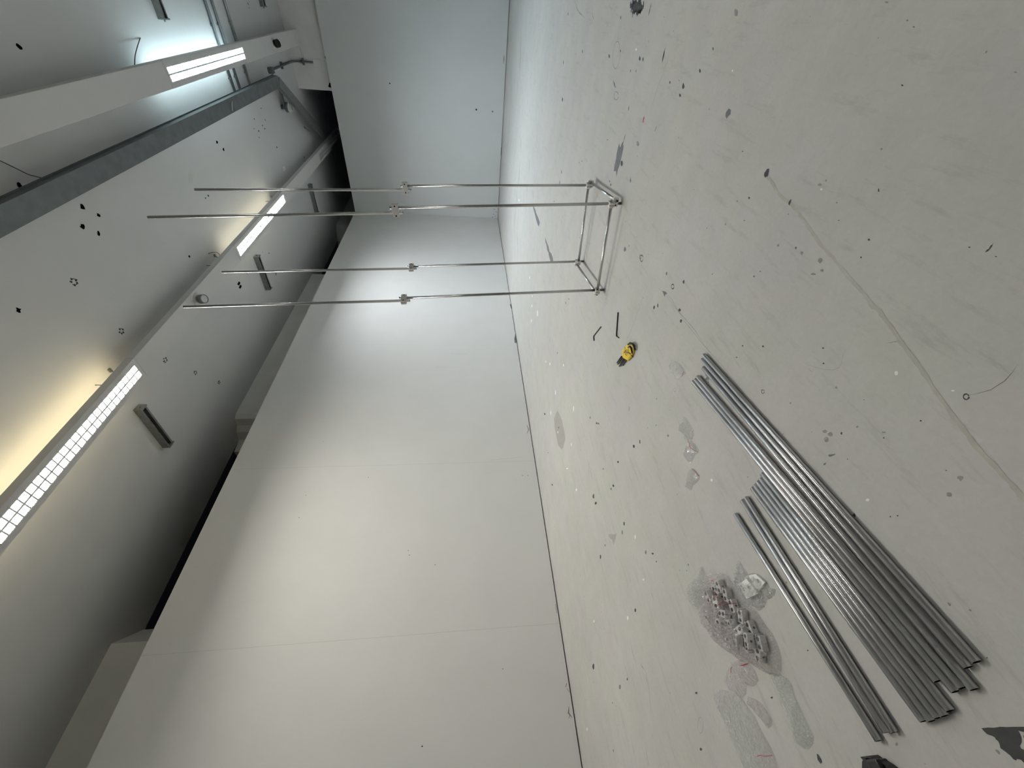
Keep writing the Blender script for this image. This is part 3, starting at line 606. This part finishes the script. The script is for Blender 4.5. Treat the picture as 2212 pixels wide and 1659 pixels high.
# ceiling channel brackets: open C profile with end plates
def bracket(label, c, length, ang, wid=.115, h=.10):
    t = thing('ceiling_bracket', label, 'bracket', c, 'steel channel brackets bolted to the ceiling'); t.rotation_euler = (0, 0, ang)
    bm = bmesh.new(); L2 = length / 2
    for s in (-1, 1):
        box(bm, (0, s * wid / 2, -h / 2), (length, .006, h)); box(bm, (0, s * (wid / 2 - .013), -h + .003), (length, .026, .006))
    box(bm, (0, 0, -.004), (length, wid, .006)); link('channel', bm, M_galvd, t)
    for s in (-1, 1):
        bm = bmesh.new(); box(bm, (s * (L2 + .01), 0, -h / 2 - .01), (.022, wid + .02, h + .02), bev=.003)
        cyl(bm, (s * (L2 + .02), 0, -h * .6), (s * (L2 + .05), 0, -h * .6), .014, 8); link('end_plate', bm, M_galvd, t)
    for k in (-.2, .02, .2):
        bm = bmesh.new(); box(bm, (k * length, 0, -h * .35), (.035, .03, .04)); link('channel_nut', bm, M_plastw, t)
    return t
bracket('steel channel bracket beside the near yellow-lit lamp', (-5.36, 4.51, ZC), .84, math.radians(3))
bracket('steel channel bracket crossed by one standing pole near the black openings', (-5.36, 9.38, ZC), .84, math.radians(2))
bracket('steel channel bracket deep in shadow above the corner of the walls', (-5.30, 14.13, ZC), .84, math.radians(2))
bracket('steel channel bracket right of the blue lamp at the frame edge', (-.30, 9.42, ZC), .86, math.radians(2))
bracket('steel channel bracket farthest back on the ceiling right of the trunking', (-.25, 14.12, ZC), .86, math.radians(1))

def wire(name, label, pts, r, m_=M_dark):
    bm = bmesh.new(); pts = [Vector(p) for p in pts]; fine_ = []
    for i in range(len(pts) - 1):
        p0, p1, p2, p3 = pts[max(i - 1, 0)], pts[i], pts[i + 1], pts[min(i + 2, len(pts) - 1)]
        for k in range(5):
            s = k / 5; fine_.append(.5 * ((2 * p1) + (p2 - p0) * s + (2 * p0 - 5 * p1 + 4 * p2 - p3) * s * s + (3 * p1 - p0 - 3 * p2 + p3) * s ** 3))
    fine_.append(pts[-1]); path(bm, fine_, r, 6); return tag(link(name, bm, m_), label, 'wire')
wire('loose_wire', 'thin wire curling from the ceiling by the blue lamp', [onz(303, 82, ZC), onz(297, 100, ZC - .06), onz(292, 120, ZC - .12), onz(291, 140, ZC - .2)], .006)
wire('loose_wire', 'long thin wire running to the cable tray at the left frame edge', [onz(-30, 332, ZC - .02), onz(0, 347, ZC - .03), onz(35, 364, ZC - .06), onz(62, 377, ZC - .1), onz(85, 383, ZC - .2), onz(104, 388, 6.0)], .005)
wire('loose_wire', 'pale wire stub hanging across the cable tray side', [onz(503, 208, 5.98), onz(501, 222, 5.885), onz(502, 240, 5.88)], .008, M_plastw)
wire('loose_wire', 'small curled wire by the trunking, before the black openings', [onz(450, 548, ZC), onz(460, 545, ZC - .04), onz(470, 546, ZC - .06), onz(476, 552, ZC - .1)], .005)
def hook(label, px, py, dx, dy):
    a = onz(px, py, ZC - .005); bm = bmesh.new(); box(bm, a + Vector((0, 0, -.012)), (.05, .035, .024)); path(bm, [a + Vector((0, 0, -.02)), a + Vector((dx * .5, dy * .5, -.06)), a + Vector((dx, dy, -.14))], .008, 6)
    tag(link('wire_anchor', bm, M_galvd), label, 'anchor')
hook('small wire anchor in the yellow ceiling glow', 236, 800, -.22, .02); hook('small wire anchor beside the round grey spotlight trunking', 463, 552, -.2, .02); hook('small wire anchor between two pole tips in the glow', 585, 425, -.15, .05); hook('tiny screw anchor in shadow near the tray branch', 657, 275, -.1, .03)

# ================================================================= standing tube frame
rt = .0118
LEAN = Vector((-.0628, 0.0, 1)).normalized()
feet = [Vector((-1.283, 4.109, 0)), Vector((-1.167, 3.318, 0)), Vector((-2.021, 3.961, 0)), Vector((-1.901, 3.180, 0))]
base = (feet[0] + feet[1] + feet[2] + feet[3]) / 4; base.z = 0
FR = thing('tube_rack', 'tall leaning open frame of four steel poles on a square base', 'frame', base)
def fobj(nm, bm, mm, par=None):
    bmesh.ops.translate(bm, verts=bm.verts, vec=-base); return link(nm, bm, mm, par or FR)
# direction of each joint offset between lower and upper tube, and lean of lower / upper part read from the picture
tops = [(421, 409.5), (320, 469.5), (480, 588), (397, 663)]; mids = [(875, 405), (854, 454), (889, 575), (873, 643)]
joff = [Vector((-.036, 0, 0)), Vector((-.038, 0, 0)), Vector((-.006, -.036, 0)), Vector((-.006, -.036, 0))]
lowM = [(875, 401.5), (854, 449), (889, 575.5), (873, 643.5)]
uprights = []
def tube_obj(nm, P, Q, m_, par, org):
    P, Q = Vector(P), Vector(Q); ln_ = (Q - P).length; bm = bmesh.new(); cyl(bm, (0, 0, -ln_ / 2), (0, 0, ln_ / 2), rt, 20, bore=rt * .85)
    o = link(nm, bm, [m_, M_bore], par); o.location = (P + Q) / 2 - org; o.rotation_euler = (Q - P).to_track_quat('Z', 'Y').to_euler(); return o
def clamp_bm(c, ax, along, sz=(.098, .050, .046), holes=True, sides=(1,)):
    """split clamp block: long axis 'along' (unit), tube axis ax; dark screw holes at both ends, clamping slit"""
    bm = bmesh.new(); y = ax.normalized(); x = (along - y * along.dot(y)).normalized(); z = x.cross(y)
    rot = Matrix((x, y, z)).transposed()
    box(bm, c, sz, rot=rot, bev=.003)
    for s in (-1, 1):
        for zz in (1, -1):
            p = c + x * s * (sz[0] / 2 - .012) + z * zz * (sz[2] / 2 - .001)
            cyl(bm, p, p + z * zz * .0016, .0062, 12, mi=1)
        p = c + x * s * (sz[0] / 2 - .006); box(bm, p + y * 0, (.0125, .0012 + sz[1], .0030), rot=rot, mi=1)
    return bm
for i, ft in enumerate(feet):
    Yf = ft.y; M_ = ony(*lowM[i], Yf); dl = (M_ - ft).normalized()
    topL = ft + dl * ((M_.z + .045) / dl.z)
    tube_obj('lower_pole', ft + Vector((0, 0, .001)), topL, M_steelfr, FR, base)
    T_ = ony(*tops[i], Yf + joff[i].y); U0 = M_ + joff[i]; du = (T_ - U0).normalized(); U1 = U0 - du * .055
    tube_obj('upper_pole', U1, T_, M_steelfr, FR, base)
    cc = (M_ + U0) / 2
    sz = (.100, .048, .040)
    fobj('pole_coupler', clamp_bm(cc, dl, joff[i] if i < 2 else Vector((.1, 1, 0)), sz), [M_alum, M_hole])
    uprights.append((ft, dl))
def at_h(i, z): ft, d = uprights[i]; return ft + d * (z / d.z)
rails = [(0, 1, Vector((.026, 0, 0)), .050, .052), (2, 3, Vector((-.026, 0, 0)), .074, .072), (0, 2, Vector((0, -.026, 0)), .078, .062), (1, 3, Vector((0, -.026, 0)), .090, .072)]
for a, b, o_, za_, zb2 in rails:
    P, Q = at_h(a, za_) + o_, at_h(b, zb2) + o_; d = (Q - P).normalized()
    tube_obj('base_rail', P - d * .035, Q + d * .035, M_steelfr, FR, base)
    for k, (i_, z_) in enumerate(((a, za_), (b, zb2))):
        c = at_h(i_, z_) + o_ * .5; s = -1 if k == 0 else 1
        bm = clamp_bm(c, Vector((0, 0, 1)), o_.normalized(), (.062, .040, .040))
        # screw stub that locks the pole
        cyl(bm, c + d * s * .020, c + d * s * .044, .0065, 10); fobj('corner_clamp', bm, [M_alum, M_hole])

# ================================================================= loose tubes on the floor
def steel_tube(P, Q, label, grp):
    P, Q = Vector((P[0], P[1], .0122)), Vector((Q[0], Q[1], .0122)); c = (P + Q) / 2; ln_ = (Q - P).length; bm = bmesh.new(); cyl(bm, (0, 0, -ln_ / 2), (0, 0, ln_ / 2), .0120, 28, bore=.0102)
    o = link('steel_tube', bm, [M_steel, M_bore]); o.location = c; o.rotation_euler = (Q - P).to_track_quat('Z', 'Y').to_euler(); tag(o, label, 'tube', grp); return o
g1, g2 = 'long steel tubes lying on the floor', 'short steel tubes lying on the floor'
steel_tube((-1.310, 1.545), (-1.115, .117), 'long steel tube on the floor, outermost one away from the plastic bags', g1)
steel_tube((-1.338, 1.540), (-1.1465, .111), 'long steel tube on the floor, middle of the outer three', g1)
steel_tube((-1.363, 1.501), (-1.172, .069), 'long steel tube whose near end sticks out beyond the outer three', g1)
steel_tube((-1.434, 1.505), (-1.199, .076), 'long steel tube, outer edge of the inner bundle beside the narrow gap', g1)
steel_tube((-1.4590, 1.508), (-1.2240, .072), 'long steel tube in the middle of three at the far end of the inner bundle', g1)
steel_tube((-1.4864, 1.521), (-1.2536, .099), 'long steel tube set back at its near end, next to the short tubes', g1)
for (P, Q, lb) in (((-1.403, .859), (-1.276, .038), 'short steel tube lying directly against the long tubes'), ((-1.428, .848), (-1.301, .030), 'short steel tube, second from the long tubes in the bundle of five'),
                   ((-1.453, .848), (-1.326, .028), 'short steel tube, centre of the bundle of five'), ((-1.478, .847), (-1.351, .024), 'short steel tube, fourth from the long tubes in the bundle of five'),
                   ((-1.503, .848), (-1.376, .026), 'short steel tube on the bag side of the bundle of five'), ((-1.571, .839), (-1.501, .012), 'short steel tube of the loose pair, on the bundle side'),
                   ((-1.603, .843), (-1.5325, .014), 'short steel tube of the loose pair, on the bag side'), ((-1.694, .820), (-1.582, -.002), 'short steel tube lying alone, nearest the bulging bag of clamps')):
    steel_tube(P, Q, lb, g2)

# ================================================================= hex keys
def hexkey(label, pts, r):
    pts = [Vector(p) for p in pts]; a, b, c = pts; bend = []
    d1, d2 = (a - b).normalized(), (c - b).normalized(); rb = r * 3.5
    for k in range(7):
        s = k / 6; bend.append((b + d1 * rb) * (1 - s) ** 2 + b * 2 * s * (1 - s) + (b + d2 * rb) * s * s)
    bm = bmesh.new(); path(bm, [a] + bend + [c], r, 6)
    for f in bm.faces: f.smooth = False
    return tag(link('hex_key', bm, M_key), label, 'hex key', 'loose hex keys')
hexkey('black hex key with long straight arm lying between frame and yellow holder', [onz(1335, 674.5, .006), onz(1331.3, 726.5, .006), onz(1337, 729.5, .006)], .0052)
hexkey('shorter black hex key lying bent open, closer to the left wall', [onz(1298, 706, .006), onz(1282, 726.5, .006), onz(1283.2, 736, .006)], .0055)
# yellow holder with folded keys
c0 = onz(1352, 766, 0); t = thing('hex_key_holder', 'yellow plastic holder with black hex keys folded in a fan', 'hex key set', c0)
def hp(x, y, z): return onz(x, y, z) - c0
zt_ = .030
outl = [(1340.5, 757.5), (1345, 752), (1352, 743.5), (1360, 740), (1365, 747), (1364, 757), (1362, 766), (1356, 775), (1353, 779), (1345, 775), (1341.5, 772)]
bm = bmesh.new(); B0 = [bm.verts.new(onz(x, y, zt_) * 1.0 - c0 - Vector((0, 0, zt_ - .004))) for x, y in outl]; cc = sum((v.co for v in B0), Vector()) / len(B0)
T0 = [bm.verts.new(cc + (v.co - cc) * .86 + Vector((0, 0, .020))) for v in B0]; M0 = [bm.verts.new(v.co + Vector((0, 0, .013))) for v in B0]; n = len(B0)
for Ra, Rb in ((B0, M0), (M0, T0)):
    for i in range(n): bm.faces.new((Ra[i], Ra[(i + 1) % n], Rb[(i + 1) % n], Rb[i]))
bm.faces.new(T0); bm.faces.new(B0[::-1]); bmesh.ops.recalc_face_normals(bm, faces=bm.faces); link('holder_body', bm, M_yel, t)
zk = .0255
bm = bmesh.new()                                              # worn black lettering on the holder
for pp in (((1349, 749.5), (1350.5, 751), (1350, 756), (1351, 760), (1349, 763)), ((1347, 763), (1350, 758), (1352, 764)), ((1351, 758), (1354, 755.5), (1357, 758), (1354.5, 761), (1352, 759)), ((1353, 763), (1356, 760)), ((1350.5, 765), (1354, 768)), ((1357, 752), (1358, 760), (1355, 765))):
    ribbon(bm, [hp(x, y, zk) for x, y in pp], .0055, 0, UP)
link('lettering', bm, M_rubber, t)
def key(pts, r, nm='folded_key'):
    bm = bmesh.new(); path(bm, [hp(*p) for p in pts], r, 6); link(nm, bm, M_key, t)
for (x, y), (x2, y2), z, r in (((1333, 783.5), (1343, 770), .012, .0065), ((1334.5, 787), (1346, 771), .012, .0055), ((1337.5, 791.5), (1349, 773), .012, .0055), ((1341, 791), (1352, 774), .011, .005), ((1345.5, 790), (1356, 774), .008, .0035)):
    key(((x, y, z), (x2, y2, z)), r)
key(((1357, 744, .026), (1361, 741, .029), (1366, 743, .027), (1369.5, 748, .020), (1372, 757, .012)), .0085)
key(((1357, 750, .029), (1360, 748, .032), (1363, 752, .030), (1365, 760, .022), (1365.5, 764, .015)), .0065)
key(((1358, 762, .028), (1362, 764, .024), (1365, 768, .014), (1367.5, 771, .008)), .0045)

# black clip at the near frame edge
bm = bmesh.new(); zz = .03
outc = [(1858, 1635), (1864.5, 1634), (1868, 1636), (1872, 1636.5), (1873, 1633), (1879, 1632.5), (1883, 1635), (1889, 1640), (1892, 1640), (1896, 1641), (1901, 1646), (1912, 1653), (1922, 1661), (1935, 1675), (1905, 1690), (1862, 1680), (1862, 1645), (1864, 1642)]
hole = [(1869.5, 1638.5), (1875, 1637.6), (1880, 1639), (1879.5, 1640.4), (1874, 1640.6), (1870.5, 1640.2)]
P2 = [onz(x, y, zz) for x, y in outc + hole]; no, nh = len(outc), len(hole)
res = delaunay_2d_cdt([Vector((p.x, p.y)) for p in P2], [(i, (i + 1) % no) for i in range(no)] + [(no + i, no + (i + 1) % nh) for i in range(nh)], [], 0, 1e-6)
def inside(pt, pg):
    s = False; j = len(pg) - 1
    for i in range(len(pg)):
        if (pg[i].y > pt.y) != (pg[j].y > pt.y) and pt.x < (pg[j].x - pg[i].x) * (pt.y - pg[i].y) / (pg[j].y - pg[i].y) + pg[i].x: s = not s
        j = i
    return s
vs = [bm.verts.new((v.x, v.y, zz)) for v in res[0]]
for tri in res[2]:
    cen = sum((res[0][i] for i in tri), Vector((0, 0))) / len(tri)
    if inside(cen, P2[:no]) and not inside(cen, P2[no:]): bm.faces.new([vs[i] for i in tri])
bmesh.ops.recalc_face_normals(bm, faces=bm.faces)
ex = bmesh.ops.extrude_face_region(bm, geom=list(bm.faces)); bmesh.ops.translate(bm, verts=[v for v in ex['geom'] if isinstance(v, bmesh.types.BMVert)], vec=(0, 0, -zz + .001)); bmesh.ops.recalc_face_normals(bm, faces=bm.faces)
t = thing('plastic_clip', 'black plastic clip with a small slot, cut by the near frame edge', 'clip', (0, 0, 0)); link('clip_body', bm, M_rubber, t)
bm = bmesh.new(); box(bm, onz(1900, 1668, .035), (.05, .06, .02), bev=.006); link('clip_tongue', bm, M_rubber, t)

# ================================================================= plastic bags
def crumple(outline, hmax, seed, step=.0055, cre=26.0, lay=2, z0=.001, edge=.018, amp=1.0, bulges=()):
    """closed thin bag: outline polygon on the floor, crumpled upper film and a flat lower film"""
    rnd = random.Random(seed); pg = [onz(x, y, 0) for x, y in outline]; P = [Vector((p.x, p.y)) for p in pg]
    # densify outline
    E = []
    for i in range(len(P)):
        a, b = P[i], P[(i + 1) % len(P)]; k = max(1, int((b - a).length / step))
        for j in range(k):
            q = a.lerp(b, j / k); dlt = (b - a).normalized(); nn = Vector((dlt.y, -dlt.x)); q = q + nn * noise.noise(Vector((q.x * 60, q.y * 60, seed))) * .004; E.append(q)
    x0, x1 = min(p.x for p in P), max(p.x for p in P); y0, y1 = min(p.y for p in P), max(p.y for p in P)
    I = []
    y = y0
    while y < y1:
        x = x0
        while x < x1:
            q = Vector((x + rnd.uniform(-.4, .4) * step, y + rnd.uniform(-.4, .4) * step))
            if inside(q, E) and min((q - e).length for e in E[::2]) > step * .6: I.append(q)
            x += step
        y += step
    ne = len(E); res = delaunay_2d_cdt(E + I, [(i, (i + 1) % ne) for i in range(ne)], [], 1, 1e-7)
    def hgt(q):
        d = min((q - e).length for e in E[::2]); s = 1 - math.exp(-d / edge)
        v = Vector((q.x * cre, q.y * cre, seed * 3.1)); wv_ = Vector((noise.noise(v * .5), noise.noise(v * .5 + Vector((9, 3, 1))), 0)) * 1.4
        r1 = 1 - abs(noise.noise(v + wv_)) * 2.6; r2 = 1 - abs(noise.noise(v * 2.3 + wv_ * 2)) * 2.4; r3 = 1 - abs(noise.noise(v * 4.7 - wv_)) * 2.2
        h = hmax * s * (.42 + amp * (.34 * r1 + .24 * r2)) + amp * s * .0042 * r3
        for (bx, by, br, bh) in bulges:
            c_ = onz(bx, by, 0); dd_ = ((q.x - c_.x) ** 2 + (q.y - c_.y) ** 2) ** .5; h += bh * max(0, 1 - (dd_ / br) ** 2) * s
        return z0 + max(h, .001 * s) + (.0006 if d > 1e-4 else 0)
    bm = bmesh.new(); V = [bm.verts.new((v.x, v.y, hgt(v))) for v in res[0]]
    for t3 in res[2]: bm.faces.new([V[i] for i in t3])
    bmesh.ops.recalc_face_normals(bm, faces=bm.faces)
    if sum(f.normal.z for f in bm.faces) < 0: bmesh.ops.reverse_faces(bm, faces=bm.faces)
    lo = [bm.verts.new((e.x, e.y, z0 * .5)) for e in P]; f = bm.faces.new(lo); f.normal_update()
    if f.normal.z > 0: f.normal_flip()
    return bm, hgt
def bag(name, label, outline, hmax, seed, m_, zips=(), cat='plastic bag', grp=None, **kw):
    bm, hg = crumple(outline, hmax, seed, **kw); c = sum((v.co for v in bm.verts), Vector()) / len(bm.verts); c.z = 0
    t = thing(name, label, cat, c, grp); bmesh.ops.translate(bm, verts=bm.verts, vec=-c); link('film', bm, m_, t)
    for zp in zips:
        q = []
        for a, b in zip(zp, zp[1:]):
            for k in range(6): q.append(onz(a[0] + (b[0] - a[0]) * k / 6, a[1] + (b[1] - a[1]) * k / 6, 0))
        q.append(onz(*zp[-1], 0)); bm = bmesh.new()
        path(bm, [Vector((p.x, p.y, hg(Vector((p.x, p.y))) + .0016)) - c for p in q], .0011, 6); link('zip_strip', bm, M_zip, t)
    return t, hg
gb = 'small empty grip bags scattered on the floor'
bag('grip_bag', 'small crumpled clear bag next to the far ends of the long tubes', [(1447, 786), (1453, 777), (1461, 781), (1470, 787), (1478, 797), (1481.5, 806), (1474, 813), (1465, 820), (1458, 818), (1459, 811), (1450, 803)], .026, 3, M_film, zips=[[(1480, 803), (1475, 812)]], grp=gb, step=.006)
bag('grip_bag', 'small crumpled clear bag, far one of the touching pair', [(1476, 898.5), (1483, 903), (1492, 917), (1499, 929), (1499, 941), (1496, 949), (1487, 950), (1479, 949), (1478, 938), (1466, 929), (1471, 914), (1475, 912)], .020, 5, M_film, grp=gb, step=.006)
bag('grip_bag', 'small clear bag with red zip line, near one of the touching pair', [(1487, 949), (1493, 950), (1503, 960), (1511, 972), (1509, 979), (1503, 982), (1499, 991), (1492, 1001), (1484, 994), (1476, 982), (1484, 962)], .018, 8, M_film, zips=[[(1487, 950), (1493, 961), (1502, 971), (1510, 976)]], grp=gb, step=.006)
bag('grip_bag', 'small clear bag with red zip line lying alone before the clamp pile', [(1497, 1011), (1504, 1017), (1512, 1027), (1512, 1034), (1506, 1043), (1497, 1049), (1494, 1059), (1489, 1057), (1481, 1051), (1484, 1033), (1490, 1016)], .020, 9, M_film, zips=[[(1497, 1013), (1504, 1019), (1512, 1029)]], grp=gb, step=.006)

# the pile: one bulging bag of clamps, a small carton bag, and loose bag tails
big = [(1534, 1240), (1536, 1230), (1548, 1240), (1560, 1236), (1576, 1246), (1586, 1262), (1594, 1283), (1608, 1300), (1620, 1308), (1632, 1316), (1644, 1333), (1656, 1352), (1668, 1368), (1675, 1382), (1682, 1400), (1688, 1420), (1689, 1445), (1686, 1460),
       (1672, 1458), (1655, 1452), (1640, 1440), (1618, 1432), (1604, 1428), (1590, 1418), (1578, 1410), (1560, 1398), (1548, 1384), (1532, 1362), (1521, 1338), (1512, 1322), (1524, 1305), (1535, 1292), (1534, 1265)]
_, hgb = bag('clamp_bag', 'large bulging clear bag full of metal clamps beside the lone short tube', big, .062, 12, M_filmp, cat='bag of clamps', step=.0055, cre=34, edge=.03, amp=1.2,
     zips=[[(1552, 1253), (1562, 1252)], [(1572, 1280), (1590, 1298)], [(1585, 1303), (1605, 1302)], [(1608, 1437), (1620, 1432)]], bulges=[(1560, 1290, .14, .040), (1610, 1350, .14, .045), (1650, 1400, .12, .035)])
bag('grip_bag', 'clear crumpled bag bulging off the far left side of the clamp pile', [(1517, 1222), (1521, 1230), (1526, 1245), (1530, 1270), (1531, 1292), (1522, 1302), (1510, 1318), (1503, 1314), (1495, 1298), (1489, 1280), (1489, 1264), (1499, 1254), (1508, 1248), (1513, 1236)], .045, 14, M_film, step=.006, cre=30, z0=.002)
tg, hgm = bag('carton_bag', 'milky bag with pale punched carton parts on the tube side of the pile', [(1596, 1211), (1601, 1217), (1609, 1229), (1617, 1240), (1629, 1237), (1642, 1244), (1656, 1257), (1664, 1270), (1676, 1273), (1675, 1283), (1668, 1291), (1656, 1297), (1652, 1311), (1640, 1320), (1632, 1312), (1612, 1303),
     (1597, 1288), (1586, 1266), (1585, 1250), (1589, 1230)], .040, 17, M_filmm, cat='plastic bag', step=.006, cre=22, edge=.03)
# punched carton pieces seen inside it
def carton(label, pts, z, th, holes):
    P_ = [onz(x, y, z) for x, y in pts]; bm = bmesh.new(); n = len(P_)
    T = [bm.verts.new(p) for p in P_]; B_ = [bm.verts.new(p - Vector((0, 0, th))) for p in P_]
    bm.faces.new(T); bm.faces.new(B_[::-1])
    for i in range(n): bm.faces.new((T[i], T[(i + 1) % n], B_[(i + 1) % n], B_[i]))
    bmesh.ops.recalc_face_normals(bm, faces=bm.faces)
    for hx, hy, r in holes: c = onz(hx, hy, z + .0005); blob(bm, c, r, r, 0, 1, UP, n=14, rough=0)
    tag(link('carton_piece', bm, [M_paper, M_scr]), label, 'carton piece')
carton('pale carton piece with two round holes inside the milky bag', [(1596, 1262), (1612, 1250), (1637, 1282), (1612, 1294)], .022, .018, [(1606, 1273, .009), (1617, 1268, .009), (1601, 1266, .005)])
carton('darker half of the carton with two holes, under milky film', [(1617, 1243), (1632, 1240), (1652, 1258), (1640, 1276), (1628, 1268)], .012, .010, [(1623, 1255, .0085), (1637, 1255, .0085)])

# clamps inside the big bag: one block with bore and slit, then copies
proto = thing('tube_clamp', 'x', 'clamp', (0, 0, 0))
bm = bmesh.new(); box(bm, (0, 0, 0), (.060, .036, .030), bev=.003)
for sx in (-.015, .015): cyl(bm, (sx, 0, .0150), (sx, 0, .0163), .0085, 16, mi=1); cyl(bm, (sx, 0, -.0163), (sx, 0, -.0150), .0085, 16, mi=1)
box(bm, (.026, 0, 0), (.010, .0022, .0325), mi=1); cyl(bm, (0, .0180, 0), (0, .0192, 0), .005, 12, mi=1)
body = link('clamp_block', bm, [M_alum, M_bore], proto)
rn = random.Random(4); placed = []
inner = [(1525, 1265), (1541, 1252), (1560, 1262), (1580, 1285), (1600, 1315), (1628, 1335), (1648, 1365), (1664, 1398), (1668, 1425), (1640, 1420), (1612, 1408), (1585, 1395), (1560, 1375), (1540, 1350), (1528, 1320), (1520, 1290)]
IG = [Vector((onz(x, y).x, onz(x, y).y)) for x, y in inner]; first = True
xs = [p.x for p in IG]; ys = [p.y for p in IG]; tries = 0
while tries < 20000 and len(placed) < 44:
    tries += 1; q = Vector((rn.uniform(min(xs), max(xs)), rn.uniform(min(ys), max(ys))))
    if not inside(q, IG): continue
    z = rn.choice((.018, .018, .052)); 
    if any(abs(z - pz) < .03 and (q - pq).length < .050 for pq, pz in placed): continue
    hm = min(hgb(q + Vector((dx, dy))) for dx in (-.028, 0, .028) for dy in (-.028, 0, .028))
    if hm < (.031 if z < .03 else .068): continue
    if z > .03 and (hgb(q) < .055 or sum(1 for pq, pz in placed if (q - pq).length < .06 and pz < .03) < 1): continue
    placed.append((q, z))
for (q, z) in placed:
    if first: o, ch, first = proto, None, False
    else:
        o = proto.copy(); COL.objects.link(o); ch = body.copy(); COL.objects.link(ch); ch.parent = o
    o.location = (q.x, q.y, z); o.rotation_euler = (rn.uniform(-.25, .25) if z > .03 else 0, rn.uniform(-.25, .25) if z > .03 else 0, rn.uniform(0, 6.28))
    if z < .03: o.rotation_euler[0] = rn.choice((0, 0, math.pi))
    o['label'] = 'grey metal tube clamp packed inside the large clear bag'; o['category'] = 'clamp'; o['group'] = 'tube clamps inside the large bag'

bag('grip_bag', 'pinkish empty bag tail below the clamp pile with two short red zip marks', [(1580, 1432), (1600, 1424), (1618, 1434), (1632, 1448), (1640, 1470), (1630, 1482), (1612, 1480), (1612, 1500), (1600, 1508), (1588, 1496), (1574, 1488), (1566, 1470), (1572, 1452)], .020, 21, M_filmp, zips=[[(1587, 1440), (1585, 1452)], [(1608, 1438), (1619, 1433)]], step=.006, z0=.002)
bag('grip_bag', 'narrow crumpled pinkish bag pointing to the frame edge between two longer bags', [(1614, 1503), (1622, 1506), (1636, 1512), (1648, 1522), (1660, 1540), (1669, 1556), (1668, 1568), (1661, 1574), (1654, 1564), (1645, 1552), (1630, 1536), (1617, 1520)], .024, 22, M_filmp, step=.006, cre=30)
bag('grip_bag', 'long crumpled greenish bag ending in a rounded tip toward the tube ends', [(1660, 1452), (1684, 1455), (1702, 1466), (1712, 1480), (1716, 1500), (1726, 1522), (1738, 1548), (1748, 1570), (1759, 1590), (1758, 1606), (1748, 1619), (1735, 1617), (1722, 1606), (1716, 1590), (1710, 1560), (1700, 1540), (1690, 1520), (1684, 1495), (1672, 1472)], .026, 23, M_filmg, step=.006, cre=24)
bag('grip_bag', 'long flat clear bag with a red zip line, running off the near edge', [(1541, 1505), (1556, 1489), (1575, 1492), (1592, 1498), (1606, 1512), (1618, 1530), (1632, 1548), (1640, 1566), (1652, 1590), (1666, 1614), (1674, 1632), (1682, 1659), (1690, 1690), (1620, 1690), (1608, 1662), (1594, 1628), (1578, 1590), (1566, 1560), (1552, 1530)], .014, 24, M_film, zips=[[(1641, 1634), (1646, 1631), (1658, 1633), (1671, 1631.5)]], step=.008, cre=16, amp=1.1)
